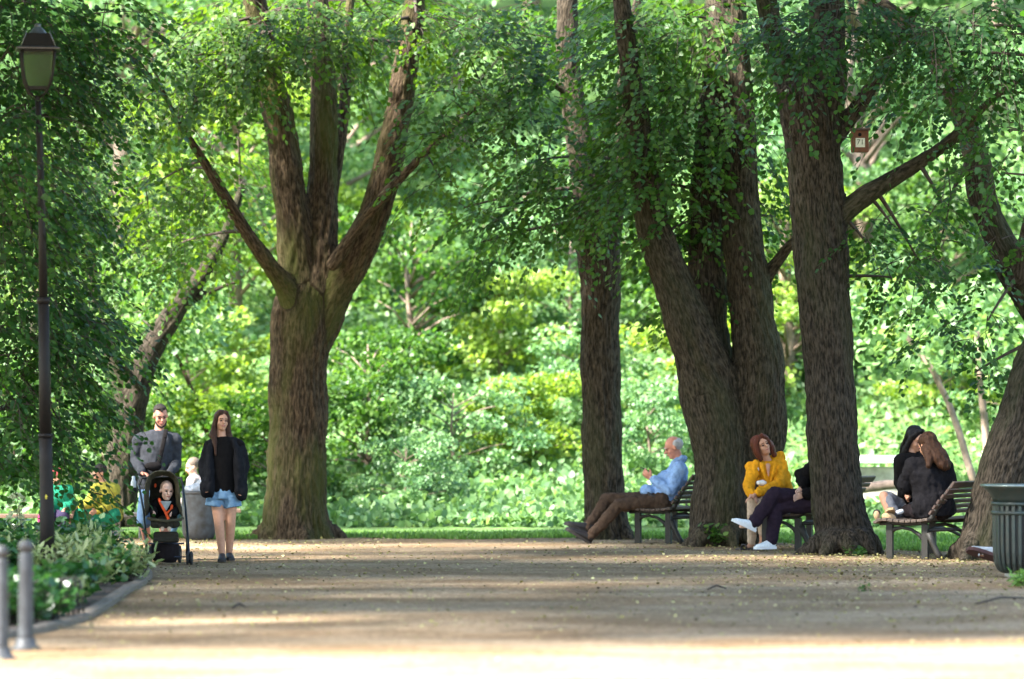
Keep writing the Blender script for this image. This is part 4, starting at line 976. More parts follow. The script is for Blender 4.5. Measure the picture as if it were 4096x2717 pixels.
M['sole_dark'] = mat('sole_dark', (.03,.025,.022), .8, .2); M['sole_white'] = mat('sole_white', (.70,.70,.68), .7, .1); M['shoe_black'] = mat('shoe_black', (.02,.02,.022), .6, .2, 30, .001)
M['shoe_white'] = mat('shoe_white', (.70,.71,.70), .7, .12, 40, .003, 90); M['sole_tan'] = mat('sole_tan', (.42,.27,.14), .8, .25, 60, .002)
M['shoe_brown'] = mat('shoe_brown', (.012,.009,.008), .6, .2, 30, .001)
DN = V((0,0,-1)); Z = V((0,0,1))
def ground0(p): q = V(p); q.z = 0; return q

# ---- walking woman in black jacket
d0 = 42.4
j = dict(h=S(886,1684,d0), hf=V((.42,-1,.05)), hu=V((.06,0,1)), n=S(886,1745,d0), c=S(893,1815,d0), p=S(893,1962,d0), sL=S(838,1786,d0), sR=S(954,1782,d0),
         eL=S(809,1862,d0+.05), eR=S(980,1864,d0+.05), wL=S(824,1935,d0-.06), wR=S(966,1945,d0-.06), tL=S(868,1985,d0), tR=S(922,1985,d0),
         kL=S(876,2090,d0-.05), kR=S(922,2090,d0), aL=S(889,2226,d0-.02), aR=S(916,2222,d0+.12), fL=S(888,2250,d0-.20), fR=S(926,2243,d0-.06), front=V((0,-1,0)))
rw = empty('person', ground0(S(895,2250,d0)), 'woman walking in black jacket and denim shorts with hands in pockets', 'person')
q, ax = body(rw, j, .98, .96, M['skin'], hands=(1,1))
facebits(rw, q, ax, .96, M['h_brown'])
hs = .96; mb = MB()
mb.ell(q(0,-.025,.045), (.083*hs,.098*hs,.088*hs), ax)
for a in (-1, 1):
    mb.chain([q(.035*a,.045,.095), q(.066*a,.02,.05), q(.082*a,.0,-.03), q(.088*a,-.01,-.10), q(.10*a,.0,-.18)], [.028,.028,.028,.034,.040])
mb.chain([q(0,-.08,0), q(0,-.09,-.12), q(0,-.10,-.24)], [.075,.085,.08], side=ax[0], flat=.5)
mb.chain([q(-.09,.0,-.16), q(-.075,.05,-.26), q(-.06,.07,-.36)], [.040,.030,.016]); mb.chain([q(.09,.0,-.16), q(.085,.06,-.28), q(.08,.08,-.40)], [.036,.026,.014])
part(rw, 'hair', mb, M['h_brown'], .009, 2, .005, 40, 8)
M['tee_black'] = cloth('tee_black', (.007,.006,.006)); M['jacket_black'] = cloth('jacket_black', (.011,.011,.013), .006, 30); M['denim'] = cloth('denim', (.15,.25,.36), .003, 80)
mb = MB(); torso(mb, j, .98, .018, .02, lo=-.03); part(rw, 'shirt', mb, M['tee_black'], .011, 3, .006)
mb = MB(); fr = V((0,-1,0)); sv = V((1,0,0))
def jrings(sgn):
    out = []
    for (u0, v0, rs, rf) in [(858 if sgn < 0 else 932,1756,.03,.07),(845 if sgn < 0 else 950,1800,.05,.12),(838 if sgn < 0 else 958,1860,.065,.15),(840 if sgn < 0 else 957,1920,.075,.165),(846 if sgn < 0 else 955,1965,.065,.15),(850 if sgn < 0 else 960,1992,.03,.10)]:
        out.append((S(u0, v0, d0-.02), rs, rf))
    return out
for sg in (-1, 1): mb.loft(jrings(sg), sv, 16)
mb.loft([(S(893,1765,d0+.06),.12,.05),(S(893,1850,d0+.08),.19,.07),(S(893,1975,d0+.08),.20,.07)], sv, 16)
for a in 'LR':
    limb(mb, j['s'+a], j['e'+a], j['w'+a], ARM, 1, .019, .95); mb.cap(j['c'].lerp(j['n'], .82), j['s'+a], .055, .068)
    mb.ell(j['w'+a]+V((0,-.02,-.04)), (.072,.085,.12))
part(rw, 'jacket', mb, M['jacket_black'], .011, 3, .014, 8, 5, 3)
mb = MB()
mb.loft([(S(891,1940,d0),.165,.125),(S(891,1970,d0),.175,.135),(S(891,1995,d0),.175,.135)], sv, 18)
mb.loft([(S(862,1985,d0),.095,.12),(S(860,2008,d0),.105,.12),(S(858,2026,d0),.108,.118)], sv, 16); mb.loft([(S(922,1985,d0),.09,.12),(S(927,2010,d0),.10,.115),(S(930,2030,d0),.10,.112)], sv, 16)
part(rw, 'shorts', mb, M['denim'], .01, 1, .006, 14, 9)
for a in 'LR': shoe(rw, j['a'+a], j['f'+a]+V((0,-.03,-.0)), DN, M['shoe_black'], M['sole_dark'], .95)

# ---- man behind the pushchair
d0 = 42.9
j = dict(h=S(642,1664,d0), hf=V((.30,-1,-.28)), hu=V((.02,-.25,1)), n=S(636,1722,d0), c=S(630,1790,d0), p=S(616,1940,d0+.05), sL=S(557,1762,d0), sR=S(700,1760,d0),
         eL=S(543,1842,d0+.05), eR=S(707,1855,d0+.03), wL=S(568,1893,d0-.28), wR=S(682,1893,d0-.28), tL=S(592,1968,d0+.05), tR=S(645,1968,d0+.05),
         kL=S(577,2085,d0+.05), kR=S(655,2085,d0-.1), aL=S(592,2190,d0+.30), aR=S(667,2225,d0+.05), fL=S(598,2225,d0+.15), fR=S(670,2253,d0-.16), hdL=V((.75,-.5,-.15)), hdR=V((-.6,-.6,-.1)), pnL=V((0,-.3,-1)), pnR=V((0,-.3,-1)), front=V((0,-1,0)))
rm = empty('person', ground0(S(625,2250,d0)), 'man in grey sweater and denim shorts pushing the pushchair', 'person')
q, ax = body(rm, j, 1.0, 1.02, M['skin_red'], curl=(.9, .9))
facebits(rm, q, ax, 1.02)
mb = MB(); mb.ell(q(0,-.028,.050), (.080,.092,.080), ax); mb.ell(q(0,.035,.100), (.055,.055,.028), ax); mb.chain([q(0,.06,.098), q(0.0,.088,.075)], [.025,.012])
part(rm, 'hair', mb, M['h_dark'], .008, 1, .003, 60, 60)
mb = MB(); mb.chain([q(-.062,.03,-.055), q(-.045,.055,-.092), q(0,.075,-.108), q(.045,.055,-.092), q(.062,.03,-.055)], [.008,.012,.014,.012,.008]); part(rm, 'beard', mb, M['h_dark'], .007, 1)
M['sweater'] = cloth('sweater', (.048,.050,.058), .004, 90)
mb = MB(); torso(mb, j, 1.0, .026, .03, lo=-.02)
for a in 'LR': limb(mb, j['s'+a], j['e'+a], j['w'+a], ARM, 1, .022, .93)
part(rm, 'sweater', mb, M['sweater'], .011, 2, .010, 9, 6, 5)
M['denim_dark'] = cloth('denim_dark', (.10,.16,.25), .003, 80)
mb = MB(); mb.loft([(S(616,1925,d0+.05),.16,.12),(S(616,1965,d0+.05),.17,.13),(S(616,1990,d0+.05),.165,.13)], V((1,0,0)))
for a in 'LR': mb.cap(j['t'+a], j['k'+a], .105, .088)
part(rm, 'denim_shorts', mb, M['denim_dark'], .011, 2, .006)
mb = MB(); pts = [S(664,1722,d0-.09), S(660,1745,d0-.155), S(648,1800,d0-.185), S(634,1855,d0-.19)]
mb.chain(pts, [.022,.024,.024,.024], side=V((1,0,0)), flat=.3, n=10); 
M['strap'] = cloth('strap', (.015,.013,.013)); mb.build('bag_strap', M['strap'], rm, True)
mb = MB(); mb.ell(S(612,1866,d0-.19), (.10,.05,.05)); part(rm, 'waist_bag', mb, M['strap'], .01, 1)
for a in 'LR': shoe(rm, j['a'+a], j['f'+a], V((0,.35 if a == 'L' else 0,-1)).normalized(), M['shoe_black'], M['sole_dark'])

# ---- man in blue shirt on the first bench
d0 = 48.95; N_, F_ = d0-.17, d0+.17
j = dict(h=S(2693,1790,d0), hf=V((-1,-.12,-.38)), hu=V((-.38,0,1)), n=S(2716,1852,d0), c=S(2705,1905,d0), p=S(2638,2008,d0), sL=S(2722,1876,N_), sR=S(2712,1878,F_),
         eL=S(2682,1962,N_-.05), eR=S(2660,1965,F_), wL=S(2606,1912,N_+.06), wR=S(2606,1915,F_-.1), tL=S(2622,2004,N_+.06), tR=S(2618,2004,F_-.06),
         kL=S(2476,2020,N_+.04), kR=S(2428,1996,F_-.02), aL=S(2356,2152,N_+.08), aR=S(2352,2112,F_-.14), fL=S(2256,2128,N_+.08), fR=S(2258,2098,F_-.16),
         hdL=V((-.75,.1,.55)), hdR=V((-.8,-.1,.5)), pnL=V((-.3,.6,.6)), pnR=V((-.3,-.5,.6)), front=V((-.82,0,.57)))
rb = empty('person', ground0(S(2640,2180,d0)), 'elderly man in light blue shirt slouching on a bench with a phone', 'person')
q, ax = body(rb, j, 1.14, 1.18, M['skin_red'], curl=(.8, .8), vox=.0095)
facebits(rb, q, ax, 1.18, M['h_grey'])
k_ = 1.18; mb = MB(); mb.ell(q(0,-.045,.020), (.083*k_,.078*k_,.070*k_), ax)
for a in (-1, 1): mb.ell(q(.060*a,-.030,.028), (.030*k_,.040*k_,.042*k_), ax)
part(rb, 'hair', mb, M['h_grey'], .009, 1, .003, 50, 50)
M['shirt_blue'] = cloth('shirt_blue', (.23,.35,.57), .004, 50)
mb = MB(); torso(mb, j, 1.14, .022, .07, lo=-.09)
for a in 'LR': limb(mb, j['s'+a], j['e'+a], j['w'+a], ARM, 1.14, .026, .86)
mb.ell(S(2592,1962,d0-.02), (.11,.15,.075)); mb.cap(S(2735,1835,d0-.05), S(2700,1848,d0-.08), .05, .035)
part(rb, 'shirt', mb, M['shirt_blue'], .011, 2, .016, 8, 7, 2)
mb = MB(); mb.tube([j['n']+V((.045,0,.06)), j['n']+V((-.03,-.07,.05)), j['n']+V((-.085,0,.0)), j['n']+V((-.03,.07,.05))], [.026]*4, 8); part(rb, 'collar', mb, M['shirt_blue'], .009, 1)
M['trouser_brown'] = cloth('trouser_brown', (.064,.041,.028), .004, 60)
mb = MB(); mb.cap(S(2640,2006,d0-.08), S(2640,2006,d0+.08), .162, .162); mb.cap(S(2600,1995,d0-.06), S(2600,1995,d0+.06), .115, .115)
for a in 'LR': limb(mb, j['t'+a], j['k'+a], j['a'+a], LEG, 1.14, .018, .96); mb.cap(j['k'+a].lerp(j['a'+a], .7), j['k'+a].lerp(j['a'+a], .97), .065, .068)
part(rb, 'trousers', mb, M['trouser_brown'], .011, 2, .016, 8, 8, 7)
mb = MB(); mb.tube([S(2590,1972,d0-.17), S(2612,1984,d0-.2), S(2640,2000,d0-.2), S(2658,2018,d0-.17)], [.016]*4, 8); mb.build('belt', M['shoe_black'], rb, True)
for a, sd_ in (('L', V((-.52,0,-.85))), ('R', V((-.36,0,-.93)))): shoe(rb, j['a'+a], j['f'+a], sd_.normalized(), M['shoe_brown'], M['sole_dark'], 1.25, .050)
ph = empty('phone', S(2577,1878,d0), 'small black phone held by the elderly man', 'phone'); ta = V((-.85,0,.35)).normalized(); na = V((.35,0,.85)).normalized()
MB().box(S(2578,1877,d0), .062, .036, .006, (ta, V((0,1,0)), na), .002).build('case', M['shoe_black'], ph)
MB().box(S(2578,1877,d0)+na*.0075, .055, .032, .0012, (ta, V((0,1,0)), na)).build('screen', mat('screen', (.03,.035,.04), .1, .1), ph)

# ---- woman in yellow jacket
d0 = 46.7
j = dict(h=S(3046,1784,d0-.05), hf=V((.42,-.86,.22)), hu=V((-.42,-.15,1)), n=S(3070,1848,d0), c=S(3082,1893,d0+.02), p=S(3118,2010,d0+.25), sL=S(3006,1874,d0-.06), sR=S(3124,1858,d0+.05),
         eL=S(2998,1952,d0-.28), eR=S(3118,1940,d0-.22), wL=S(3003,1978,d0-.42), wR=S(3022,1978,d0-.45), tL=S(3085,2020,d0+.12), tR=S(3125,2020,d0+.12),
         kL=S(3012,2002,d0-.35), kR=S(3050,2010,d0-.38), aL=S(3006,2178,d0-.2), aR=S(3050,2165,d0-.28), fL=S(2972,2202,d0-.3), fR=S(3030,2190,d0-.42),
         hdL=V((.4,-.4,-.3)), hdR=V((-.8,-.3,-.35)), pnL=V((0,-.2,-1)), pnR=V((-.1,-.3,-1)), front=V((-.35,-.9,-.1)))
ry = empty('person', ground0(S(3060,2200,d0)), 'auburn haired woman in yellow jacket leaning forward on a bench', 'person')
q, ax = body(ry, j, 1.05, 1.10, M['skin'], curl=(.5, .4))
facebits(ry, q, ax, 1.10, M['h_auburn'])
k_ = 1.10; mb = MB(); mb.ell(q(0,-.030,.048), (.090*k_,.100*k_,.088*k_), ax)
for a, l in ((-1, -.15), (1, -.12)):
    mb.chain([q(.03*a,.055,.098), q(.075*a,.035,.05), q(.094*a,.01,-.03), q(.092*a,.0,l)], [.032,.036,.042,.034])
mb.chain([q(0,-.08,.03), q(0,-.085,-.06), q(0,-.07,-.14)], [.085,.09,.07], side=ax[0], flat=.6)
mb.ell(q(-.105,-.005,-.05), (.045,.06,.10), ax)
part(ry, 'hair', mb, M['h_auburn'], .009, 2, .007, 30, 10)
M['jacket_yellow'] = cloth('jacket_yellow', (.60,.255,.012), .006, 40); M['beige'] = cloth('beige', (.52,.38,.27), .004, 60); M['white_cloth'] = cloth('white_cloth', (.68,.62,.56))
mb = MB(); torso(mb, j, 1.0, .024, .01)
for a in 'LR': limb(mb, j['s'+a], j['e'+a], j['w'+a], ARM, 1.0, .026, .88)
mb.cap(S(3120,1830,d0+.1), S(3070,1858,d0+.02), .07, .06); mb.cap(S(3138,1900,d0+.1), S(3145,1985,d0+.15), .07, .10); mb.cap(S(3020,1855,d0-.1), S(3015,1900,d0-.15), .05, .06)
part(ry, 'jacket', mb, M['jacket_yellow'], .011, 2, .020, 8, 6, 4)
mb = MB(); mb.ell(S(3046,1932,d0-.30), (.065,.06,.035)); mb.cap(S(3024,1858,d0-.12), S(3034,1882,d0-.14), .018, .012); part(ry, 'scarf', mb, M['white_cloth'], .008, 1, .006, 20, 20)
mb = MB(); 
for a in 'LR': limb(mb, j['t'+a], j['k'+a], j['a'+a], LEG, 1.0, .012, .78 if a == 'R' else .94)
part(ry, 'trousers', mb, M['beige'], .011, 2, .012, 9, 8, 5)
for pp in ([S(3046,1858,d0-.19), S(3052,1885,d0-.235), S(3072,1935,d0-.23)], [S(3100,1856,d0-.14), S(3094,1888,d0-.20), S(3078,1935,d0-.225)]):
    mb = MB(); mb.chain(pp, [.026,.022,.012], flat=.6, side=V((1,0,0))); part(ry, 'lapel', mb, M['jacket_yellow'], .008, 1)
mb = MB(); mb.cap(S(3072,1862,d0-.165), S(3074,1905,d0-.20), .030, .010, flat=.6, side=V((1,0,0))); part(ry, 'undershirt', mb, M['skin'], .008, 1)
mb = MB(); mb.chain([S(3030,1850,d0+.02), S(3070,1842,d0+.12), S(3112,1838,d0+.05)], [.035,.06,.045]); part(ry, 'jacket_hood', mb, M['jacket_yellow'], .010, 2, .01)
M['sandal'] = mat('sandal', (.03,.022,.02), .6, .2)
for a in 'LR':
    t = (j['f'+a]-j['a'+a]); t.z = 0; t.normalize(); sd = t.cross(Z)
    ct = j['a'+a].lerp(j['f'+a], .55); ct.z = .014
    MB().box(ct, .15, .045, .014, (t, -sd, Z), .006).build('sandal', M['sandal'], ry)
    MB().tube([ct+t*.05+sd*.047+Z*.01, ct+t*.05+sd*.03+Z*.055, ct+t*.05-sd*.03+Z*.055, ct+t*.05-sd*.047+Z*.01], [.012]*4, 6).build('sandal_strap', M['sandal'], ry, True)

# ---- person in black with white trainers behind the trunk
d0 = 46.0
j = dict(h=S(3335,1752,d0+.1), hf=V((-.8,-.5,-.05)), hu=V((-.05,0,1)), n=S(3325,1825,d0+.1), c=S(3308,1880,d0+.1), p=S(3275,2015,d0+.15), sL=S(3275,1868,d0+.25), sR=S(3335,1868,d0-.05),
         eL=S(3205,1900,d0+.15), eR=S(3300,1960,d0-.12), wL=S(3215,1945,d0-.02), wR=S(3215,1980,d0-.1), tL=S(3245,2005,d0+.12), tR=S(3250,2010,d0),
         kL=S(3095,1978,d0-.12), kR=S(3105,2030,d0-.05), aL=S(3010,2100,d0-.15), aR=S(3082,2175,d0-.1), fL=S(2918,2112,d0-.22), fR=S(3022,2205,d0-.2),
         hdL=V((-.6,-.2,-.6)), hdR=V((-.8,-.2,-.2)), front=V((-.8,-.55,0)))
rk = empty('person', ground0(S(3250,2200,d0)), 'person in black with crossed legs and white trainers, hidden behind the trunk', 'person')
q, ax = body(rk, j, 1.12, 1.1, M['skin_pale'])
facebits(rk, q, ax, 1.1)
mb = MB(); mb.ell(q(0,-.028,.048), (.086,.1,.088), ax); part(rk, 'hair', mb, M['h_dark'], .01, 1, .003, 50, 50)
M['plum'] = cloth('plum', (.022,.014,.022), .005, 50)
mb = MB(); torso(mb, j, 1.12, .03, .02)
for a in 'LR': limb(mb, j['s'+a], j['e'+a], j['w'+a], ARM, 1.12, .04, .86)
mb.cap(S(3208,1918,d0+.1), S(3272,1868,d0+.1), .085, .12); part(rk, 'jacket', mb, M['tee_black'], .012, 2, .016, 8, 8)
mb = MB()
for a in 'LR':
    limb(mb, j['t'+a], j['k'+a], j['a'+a], LEG, 1.12, .028, .90); mb.cap(j['k'+a].lerp(j['a'+a], .45), j['k'+a].lerp(j['a'+a], .86), .082, .080)
part(rk, 'trousers', mb, M['plum'], .011, 2, .014, 8, 8, 9)
shoe(rk, j['aL']+V((0,0,-.0)), j['fL'], V((-.42,0,-.9)).normalized(), M['shoe_white'], M['sole_white'], 1.15, .046)
shoe(rk, j['aR'], j['fR'], DN, M['shoe_white'], M['sole_white'], 1.15, .046)

# ---- girls on the third bench
d0 = 44.15
j = dict(h=S(3662,1756,d0), hf=V((.60,-.75,-.42)), hu=V((.12,-.3,1)), n=S(3645,1818,d0+.02), c=S(3638,1868,d0+.03), p=S(3650,2030,d0+.1), sL=S(3602,1842,d0-.05), sR=S(3682,1842,d0+.1),
         eL=S(3597,1930,d0-.02), eR=S(3690,1935,d0+.1), wL=S(3625,1975,d0-.2), wR=S(3640,1980,d0-.15), tL=S(3620,2042,d0+.05), tR=S(3665,2045,d0+.05),
         kL=S(3535,1985,d0-.22), kR=S(3722,2000,d0-.1), aL=S(3560,2058,d0-.30), aR=S(3600,2055,d0-.1), fL=S(3535,2080,d0-.38), fR=S(3545,2072,d0-.2), front=V((.3,-.9,-.2)))
ra = empty('person', ground0(S(3620,2230,d0)), 'girl with long black hair facing her friend, cross-legged on the bench', 'person')
q, ax = body(ra, j, 1.0, 1.15, M['skin'])
facebits(ra, q, ax, 1.15, M['h_black'])
k_ = 1.15; mb = MB(); mb.ell(q(0,-.025,.045), (.088*k_,.1*k_,.09*k_), ax)
for a in (-1, 1): mb.chain([q(.025*a,.045,.105), q(.07*a,.02,.05), q(.088*a,.0,-.04), q(.095*a,-.01,-.13), q(.09*a,-.02,-.26), q(.08*a,-.02,-.38)], [.03,.032,.036,.042,.04,.02])
mb.chain([q(0,-.08,0), q(0,-.10,-.14), q(0,-.09,-.34)], [.085,.09,.07], side=ax[0], flat=.5)
part(ra, 'hair', mb, M['h_black'], .01, 2, .005, 30, 8)
mb = MB(); torso(mb, j, 1.02, .024)
for a in 'LR': limb(mb, j['s'+a], j['e'+a], j['w'+a], ARM, 1.05, .026, .9)
part(ra, 'sweater', mb, M['tee_black'], .012, 2, .010)
M['jeans_grey'] = cloth('jeans_grey', (.16,.16,.175), .004, 60)
mb = MB(); limb(mb, j['tL'], j['kL'].lerp(j['tL'], .12), j['aL'], LEG, 1.1, .012, .0); mb.cap(j['tL'], j['kL'].lerp(j['tL'], .18), .105, .085); mb.cap(j['kL'].lerp(j['aL'], .25)+V((.03,0,0)), j['aL']+V((.05,0,.02)), .072, .06)
mb.cap(j['tR'], j['kR'], .10, .08); mb.cap(j['kR'], j['aR'], .08, .06)
part(ra, 'jeans', mb, M['jeans_grey'], .011, 2, .010, 10, 10)
shoe(ra, S(3555,2052,d0-.32), S(3556,2066,d0-.60)+V((0.03,0,0)), V((.1,-.35,-.9)).normalized(), M['shoe_brown'], M['sole_tan'], 1.0, .045)
# soles turned toward the camera
for (u, v, rx) in ((3556,2070,.082),(3507,2062,.035)):
    mb = MB(); c = S(u, v, d0-.52); mb.tube([c+V((0,.02,0)), c+V((0,-.012,0))], [1,1], 24)
    mb.v = [(c.x+(p[0]-c.x)*rx, p[1], c.z+(p[2]-c.z)*.052+(p[0]-c.x)*rx*-.15) for p in mb.v]
    mb.build('turned_sole', M['sole_tan'], ra, True)
    mb = MB(); mb.cap(c+V((0,.05,0)), c+V((.02,.20,.02)), rx*.62, .045, flat=1); mb.build('shoe', M['shoe_brown'], ra, True)
mb = MB(); mb.cap(S(3592,2050,d0-.4), S(3606,2046,d0-.38), .026, .028); mb.build('sock', M['shoe_white'], ra, True)
d0 = 43.6
j = dict(h=S(3710,1782,d0), hf=V((-.55,.75,-.35)), hu=V((-.15,.2,1)), n=S(3712,1846,d0), c=S(3716,1895,d0), p=S(3732,2028,d0-.02), sL=S(3650,1866,d0-.03), sR=S(3780,1872,d0+.02),
         eL=S(3620,1942,d0+.05), eR=S(3806,1950,d0+.05), wL=S(3652,1962,d0+.32), wR=S(3745,1985,d0+.3), tL=S(3705,2045,d0), tR=S(3765,2045,d0),
         kL=S(3625,2045,d0+.42), kR=S(3800,2040,d0+.35), aL=S(3690,2062,d0+.25), aR=S(3700,2068,d0+.3), fL=S(3670,2070,d0+.1), fR=S(3640,2070,d0+.25), front=V((-.3,.9,0)))
rg_ = empty('person', ground0(S(3720,2235,d0)), 'girl in dark grey sweater with brown hair, her back to the camera', 'person')
q, ax = body(rg_, j, 1.05, 1.15, M['skin'])
facebits(rg_, q, ax, 1.15)
k_ = 1.15; mb = MB(); mb.ell(q(0,-.025,.040), (.092*k_,.104*k_,.092*k_), ax)
mb.chain([q(0,-.07,.0), q(.01,-.09,-.08), q(.02,-.11,-.16), q(.03,-.12,-.22)], [.10,.105,.12,.11], side=ax[0], flat=.55)
mb.chain([q(-.08,-.04,-.05), q(-.10,-.08,-.17), q(-.13,-.07,-.24)], [.05,.05,.03]); mb.chain([q(.08,-.04,-.05), q(.08,-.05,-.16)], [.05,.04])
part(rg_, 'hair', mb, M['h_ombre'], .01, 2, .010, 22, 8)
M['sweater_dark'] = cloth('sweater_dark', (.010,.009,.010), .005, 50)
mb = MB(); torso(mb, j, 1.16, .032, w=1.12)
for a in 'LR': limb(mb, j['s'+a], j['e'+a], j['w'+a], ARM, 1.1, .040, .9)
part(rg_, 'sweater', mb, M['sweater_dark'], .012, 2, .018, 8, 7)
mb = MB(); mb.loft([(S(3735,2000,d0),.20,.16),(S(3735,2035,d0),.225,.18),(S(3735,2058,d0),.215,.17)], V((1,0,0)))
for a in 'LR': limb(mb, j['t'+a], j['k'+a], j['a'+a], LEG, 1.1, .014, .9)
part(rg_, 'trousers', mb, cloth('black_jeans', (.02,.015,.016)), .012, 2, .010)
for a in 'LR': shoe(rg_, j['a'+a], j['f'+a], V((0,-.2,-1)).normalized(), M['shoe_black'], M['sole_dark'])

# ---- person at the right edge, only trainers show past the bin
d0 = 39.6
j = dict(h=S(4330,1690,d0+.2), hf=V((-.9,-.3,-.2)), hu=Z, n=S(4320,1760,d0+.2), c=S(4315,1820,d0+.2), p=S(4290,2000,d0+.3), sL=S(4310,1805,d0+.0), sR=S(4320,1805,d0+.4),
         eL=S(4260,1910,d0-.05), eR=S(4270,1910,d0+.4), wL=S(4200,1960,d0), wR=S(4200,1960,d0+.3), tL=S(4270,2020,d0+.2), tR=S(4270,2020,d0+.4),
         kL=S(4120,2060,d0), kR=S(4120,2090,d0+.2), aL=S(3985,2215,d0-.1), aR=S(4055,2255,d0+.1), fL=S(3868,2220,d0-.2), fR=S(3960,2285,d0), front=V((-1,0,0)))
re_ = empty('person', ground0(S(4200,2300,d0)), 'seated person of whom only grey laced trainers show left of the bin', 'person')
q, ax = body(re_, j, 1.05, 1.0, M['skin'])
mb = MB(); mb.ell(q(0,-.028,.048), (.086,.1,.088), ax); part(re_, 'hair', mb, M['h_dark'], .012, 1)
mb = MB(); torso(mb, j, 1.05, .03)
for a in 'LR': limb(mb, j['s'+a], j['e'+a], j['w'+a], ARM, 1.05, .03, .9)
part(re_, 'jacket', mb, M['tee_black'], .014, 2)
mb = MB()
for a in 'LR': limb(mb, j['t'+a], j['k'+a], j['a'+a], LEG, 1.05, .02, .85)
part(re_, 'trousers', mb, M['plum'], .014, 2)
M['shoe_canvas'] = mat('shoe_canvas', (.42,.42,.41), .8, .3, 30, .003); M['sole_red'] = mat('sole_red', (.07,.03,.025), .8, .2)
t_ = V((-.95,-.1,-.05)); s1 = V((-.2,-.42,-.88)).normalized()
us = shoe(re_, j['aL'], j['fL'], s1, M['shoe_canvas'], M['sole_red'], 1.25, .052)
for k in range(4):
    c = j['aL'].lerp(j['fL'], .25+.12*k)-s1*(.030-.012*k); MB().tube([c+V((0,-.04,-.005)), c+V((.01,0,.02)), c+V((0,.04,-.005))], .008, 6).build('lace', M['shoe_white'], re_, True)
us = shoe(re_, j['aR'], j['fR'], V((-.5,-.1,-.85)).normalized(), M['shoe_canvas'], M['sole_white'], 1.2, .048)
mb = MB(); c = (j['aL']+j['fL'])/2; 

# ---- people on the far benches at the left
def seated(label, d0, J_, kk, hs_, sk, topm, legm, hairm, shoem, hat=None, solem=None):
    r = empty('person', ground0(J_['p']), label, 'person'); q, ax = body(r, J_, kk, hs_, sk, vox=.012)
    facebits(r, q, ax, hs_)
    mb = MB(); mb.ell(q(0,-.028,.048), (.086*hs_,.1*hs_,.088*hs_), ax); part(r, 'hair' if hat is None else 'cap', mb if hat is None else mb.ell(q(0,.07,.06), (.06,.06,.012), ax), hairm if hat is None else hat, .012, 1)
    mb = MB(); torso(mb, J_, kk, .03)
    for a in 'LR': limb(mb, J_['s'+a], J_['e'+a], J_['w'+a], ARM, kk, .03, .9)
    part(r, 'jacket', mb, topm, .013, 2, .012)
    mb = MB(); mb.cap(J_['tL'], J_['tR'], .13, .13)
    for a in 'LR': limb(mb, J_['t'+a], J_['k'+a], J_['a'+a], LEG, kk, .02, .93)
    part(r, 'trousers', mb, legm, .013, 2, .010)
    for a in 'LR': shoe(r, J_['a'+a], J_['f'+a], DN, shoem, solem or M['sole_white'])
    return r
d0 = 50.2
J1 = dict(h=S(226,1905,d0), hf=V((.3,-1,-.3)), hu=V((0,-.1,1)), n=S(228,1950,d0), c=S(230,1985,d0), p=S(222,2062,d0+.1), sL=S(186,1966,d0), sR=S(272,1966,d0), eL=S(178,2022,d0), eR=S(280,2020,d0),
          wL=S(205,2048,d0-.3), wR=S(256,2040,d0-.3), tL=S(205,2070,d0), tR=S(240,2070,d0), kL=S(195,2066,d0-.4), kR=S(250,2068,d0-.4), aL=S(190,2150,d0-.4), aR=S(236,2150,d0-.35), fL=S(188,2160,d0-.55), fR=S(232,2160,d0-.5), front=V((0,-1,0)))
seated('person in red cap and bright green top seated behind the lamp post', d0, J1, .95, .95, M['skin'], cloth('green_top', (.025,.24,.13)), cloth('purple_trousers', (.06,.045,.09)), M['h_dark'], M['shoe_black'], cloth('red_cap', (.50,.09,.10)), M['sole_dark'])
o = empty('pink_bag', S(156,2165,49.3), 'bright pink bag standing left of the lamp post foot', 'bag')
mb = MB(); mb.loft([(S(168,2165,49.4),.06,.05),(S(166,2120,49.4),.065,.055),(S(166,2058,49.4),.045,.03)], V((1,0,0))); link('bag_body', remesh(mb, .012, 1), cloth('pink', (.5,.06,.18)), o)
MB().tube([S(157,2060,49.4), S(160,2040,49.4), S(172,2040,49.4), S(175,2060,49.4)], .008, 6).build('handle', M['strap'], o, True)
d0 = 50.4
J2 = dict(h=S(400,1895,d0), hf=V((-.8,-.5,-.35)), hu=V((-.1,0,1)), n=S(412,1938,d0), c=S(425,1975,d0), p=S(440,2058,d0+.1), sL=S(385,1960,d0-.1), sR=S(455,1958,d0+.1), eL=S(362,2010,d0-.2), eR=S(458,2015,d0),
          wL=S(322,2030,d0-.2), wR=S(385,2045,d0-.2), tL=S(420,2062,d0), tR=S(445,2062,d0), kL=S(322,2052,d0-.2), kR=S(340,2062,d0-.1), aL=S(285,2142,d0-.3), aR=S(305,2142,d0-.1), fL=S(236,2158,d0-.4), fR=S(262,2158,d0-.2), front=V((-.7,-.7,0)))
seated('person in yellow jacket and green trousers on the bench behind the dark leaves', d0, J2, 1.0, .95, M['skin'], cloth('yellow_jacket', (.38,.33,.05)), cloth('green_trousers', (.025,.21,.11)), M['h_dark'], M['shoe_white'])
d0 = 52.2
J3 = dict(h=S(770,1868,d0), hf=V((-.9,-.3,-.25)), hu=Z, n=S(778,1908,d0), c=S(785,1945,d0), p=S(800,2035,d0), sL=S(770,1925,d0-.15), sR=S(790,1925,d0+.15), eL=S(765,1985,d0-.2), eR=S(770,1985,d0+.2),
          wL=S(728,2010,d0-.15), wR=S(728,2012,d0+.1), tL=S(790,2045,d0-.08), tR=S(790,2045,d0+.08), kL=S(700,2040,d0-.1), kR=S(695,2045,d0+.1), aL=S(690,2135,d0-.1), aR=S(680,2138,d0+.1), fL=S(655,2148,d0-.1), fR=S(648,2150,d0+.1), front=V((-1,0,0)))
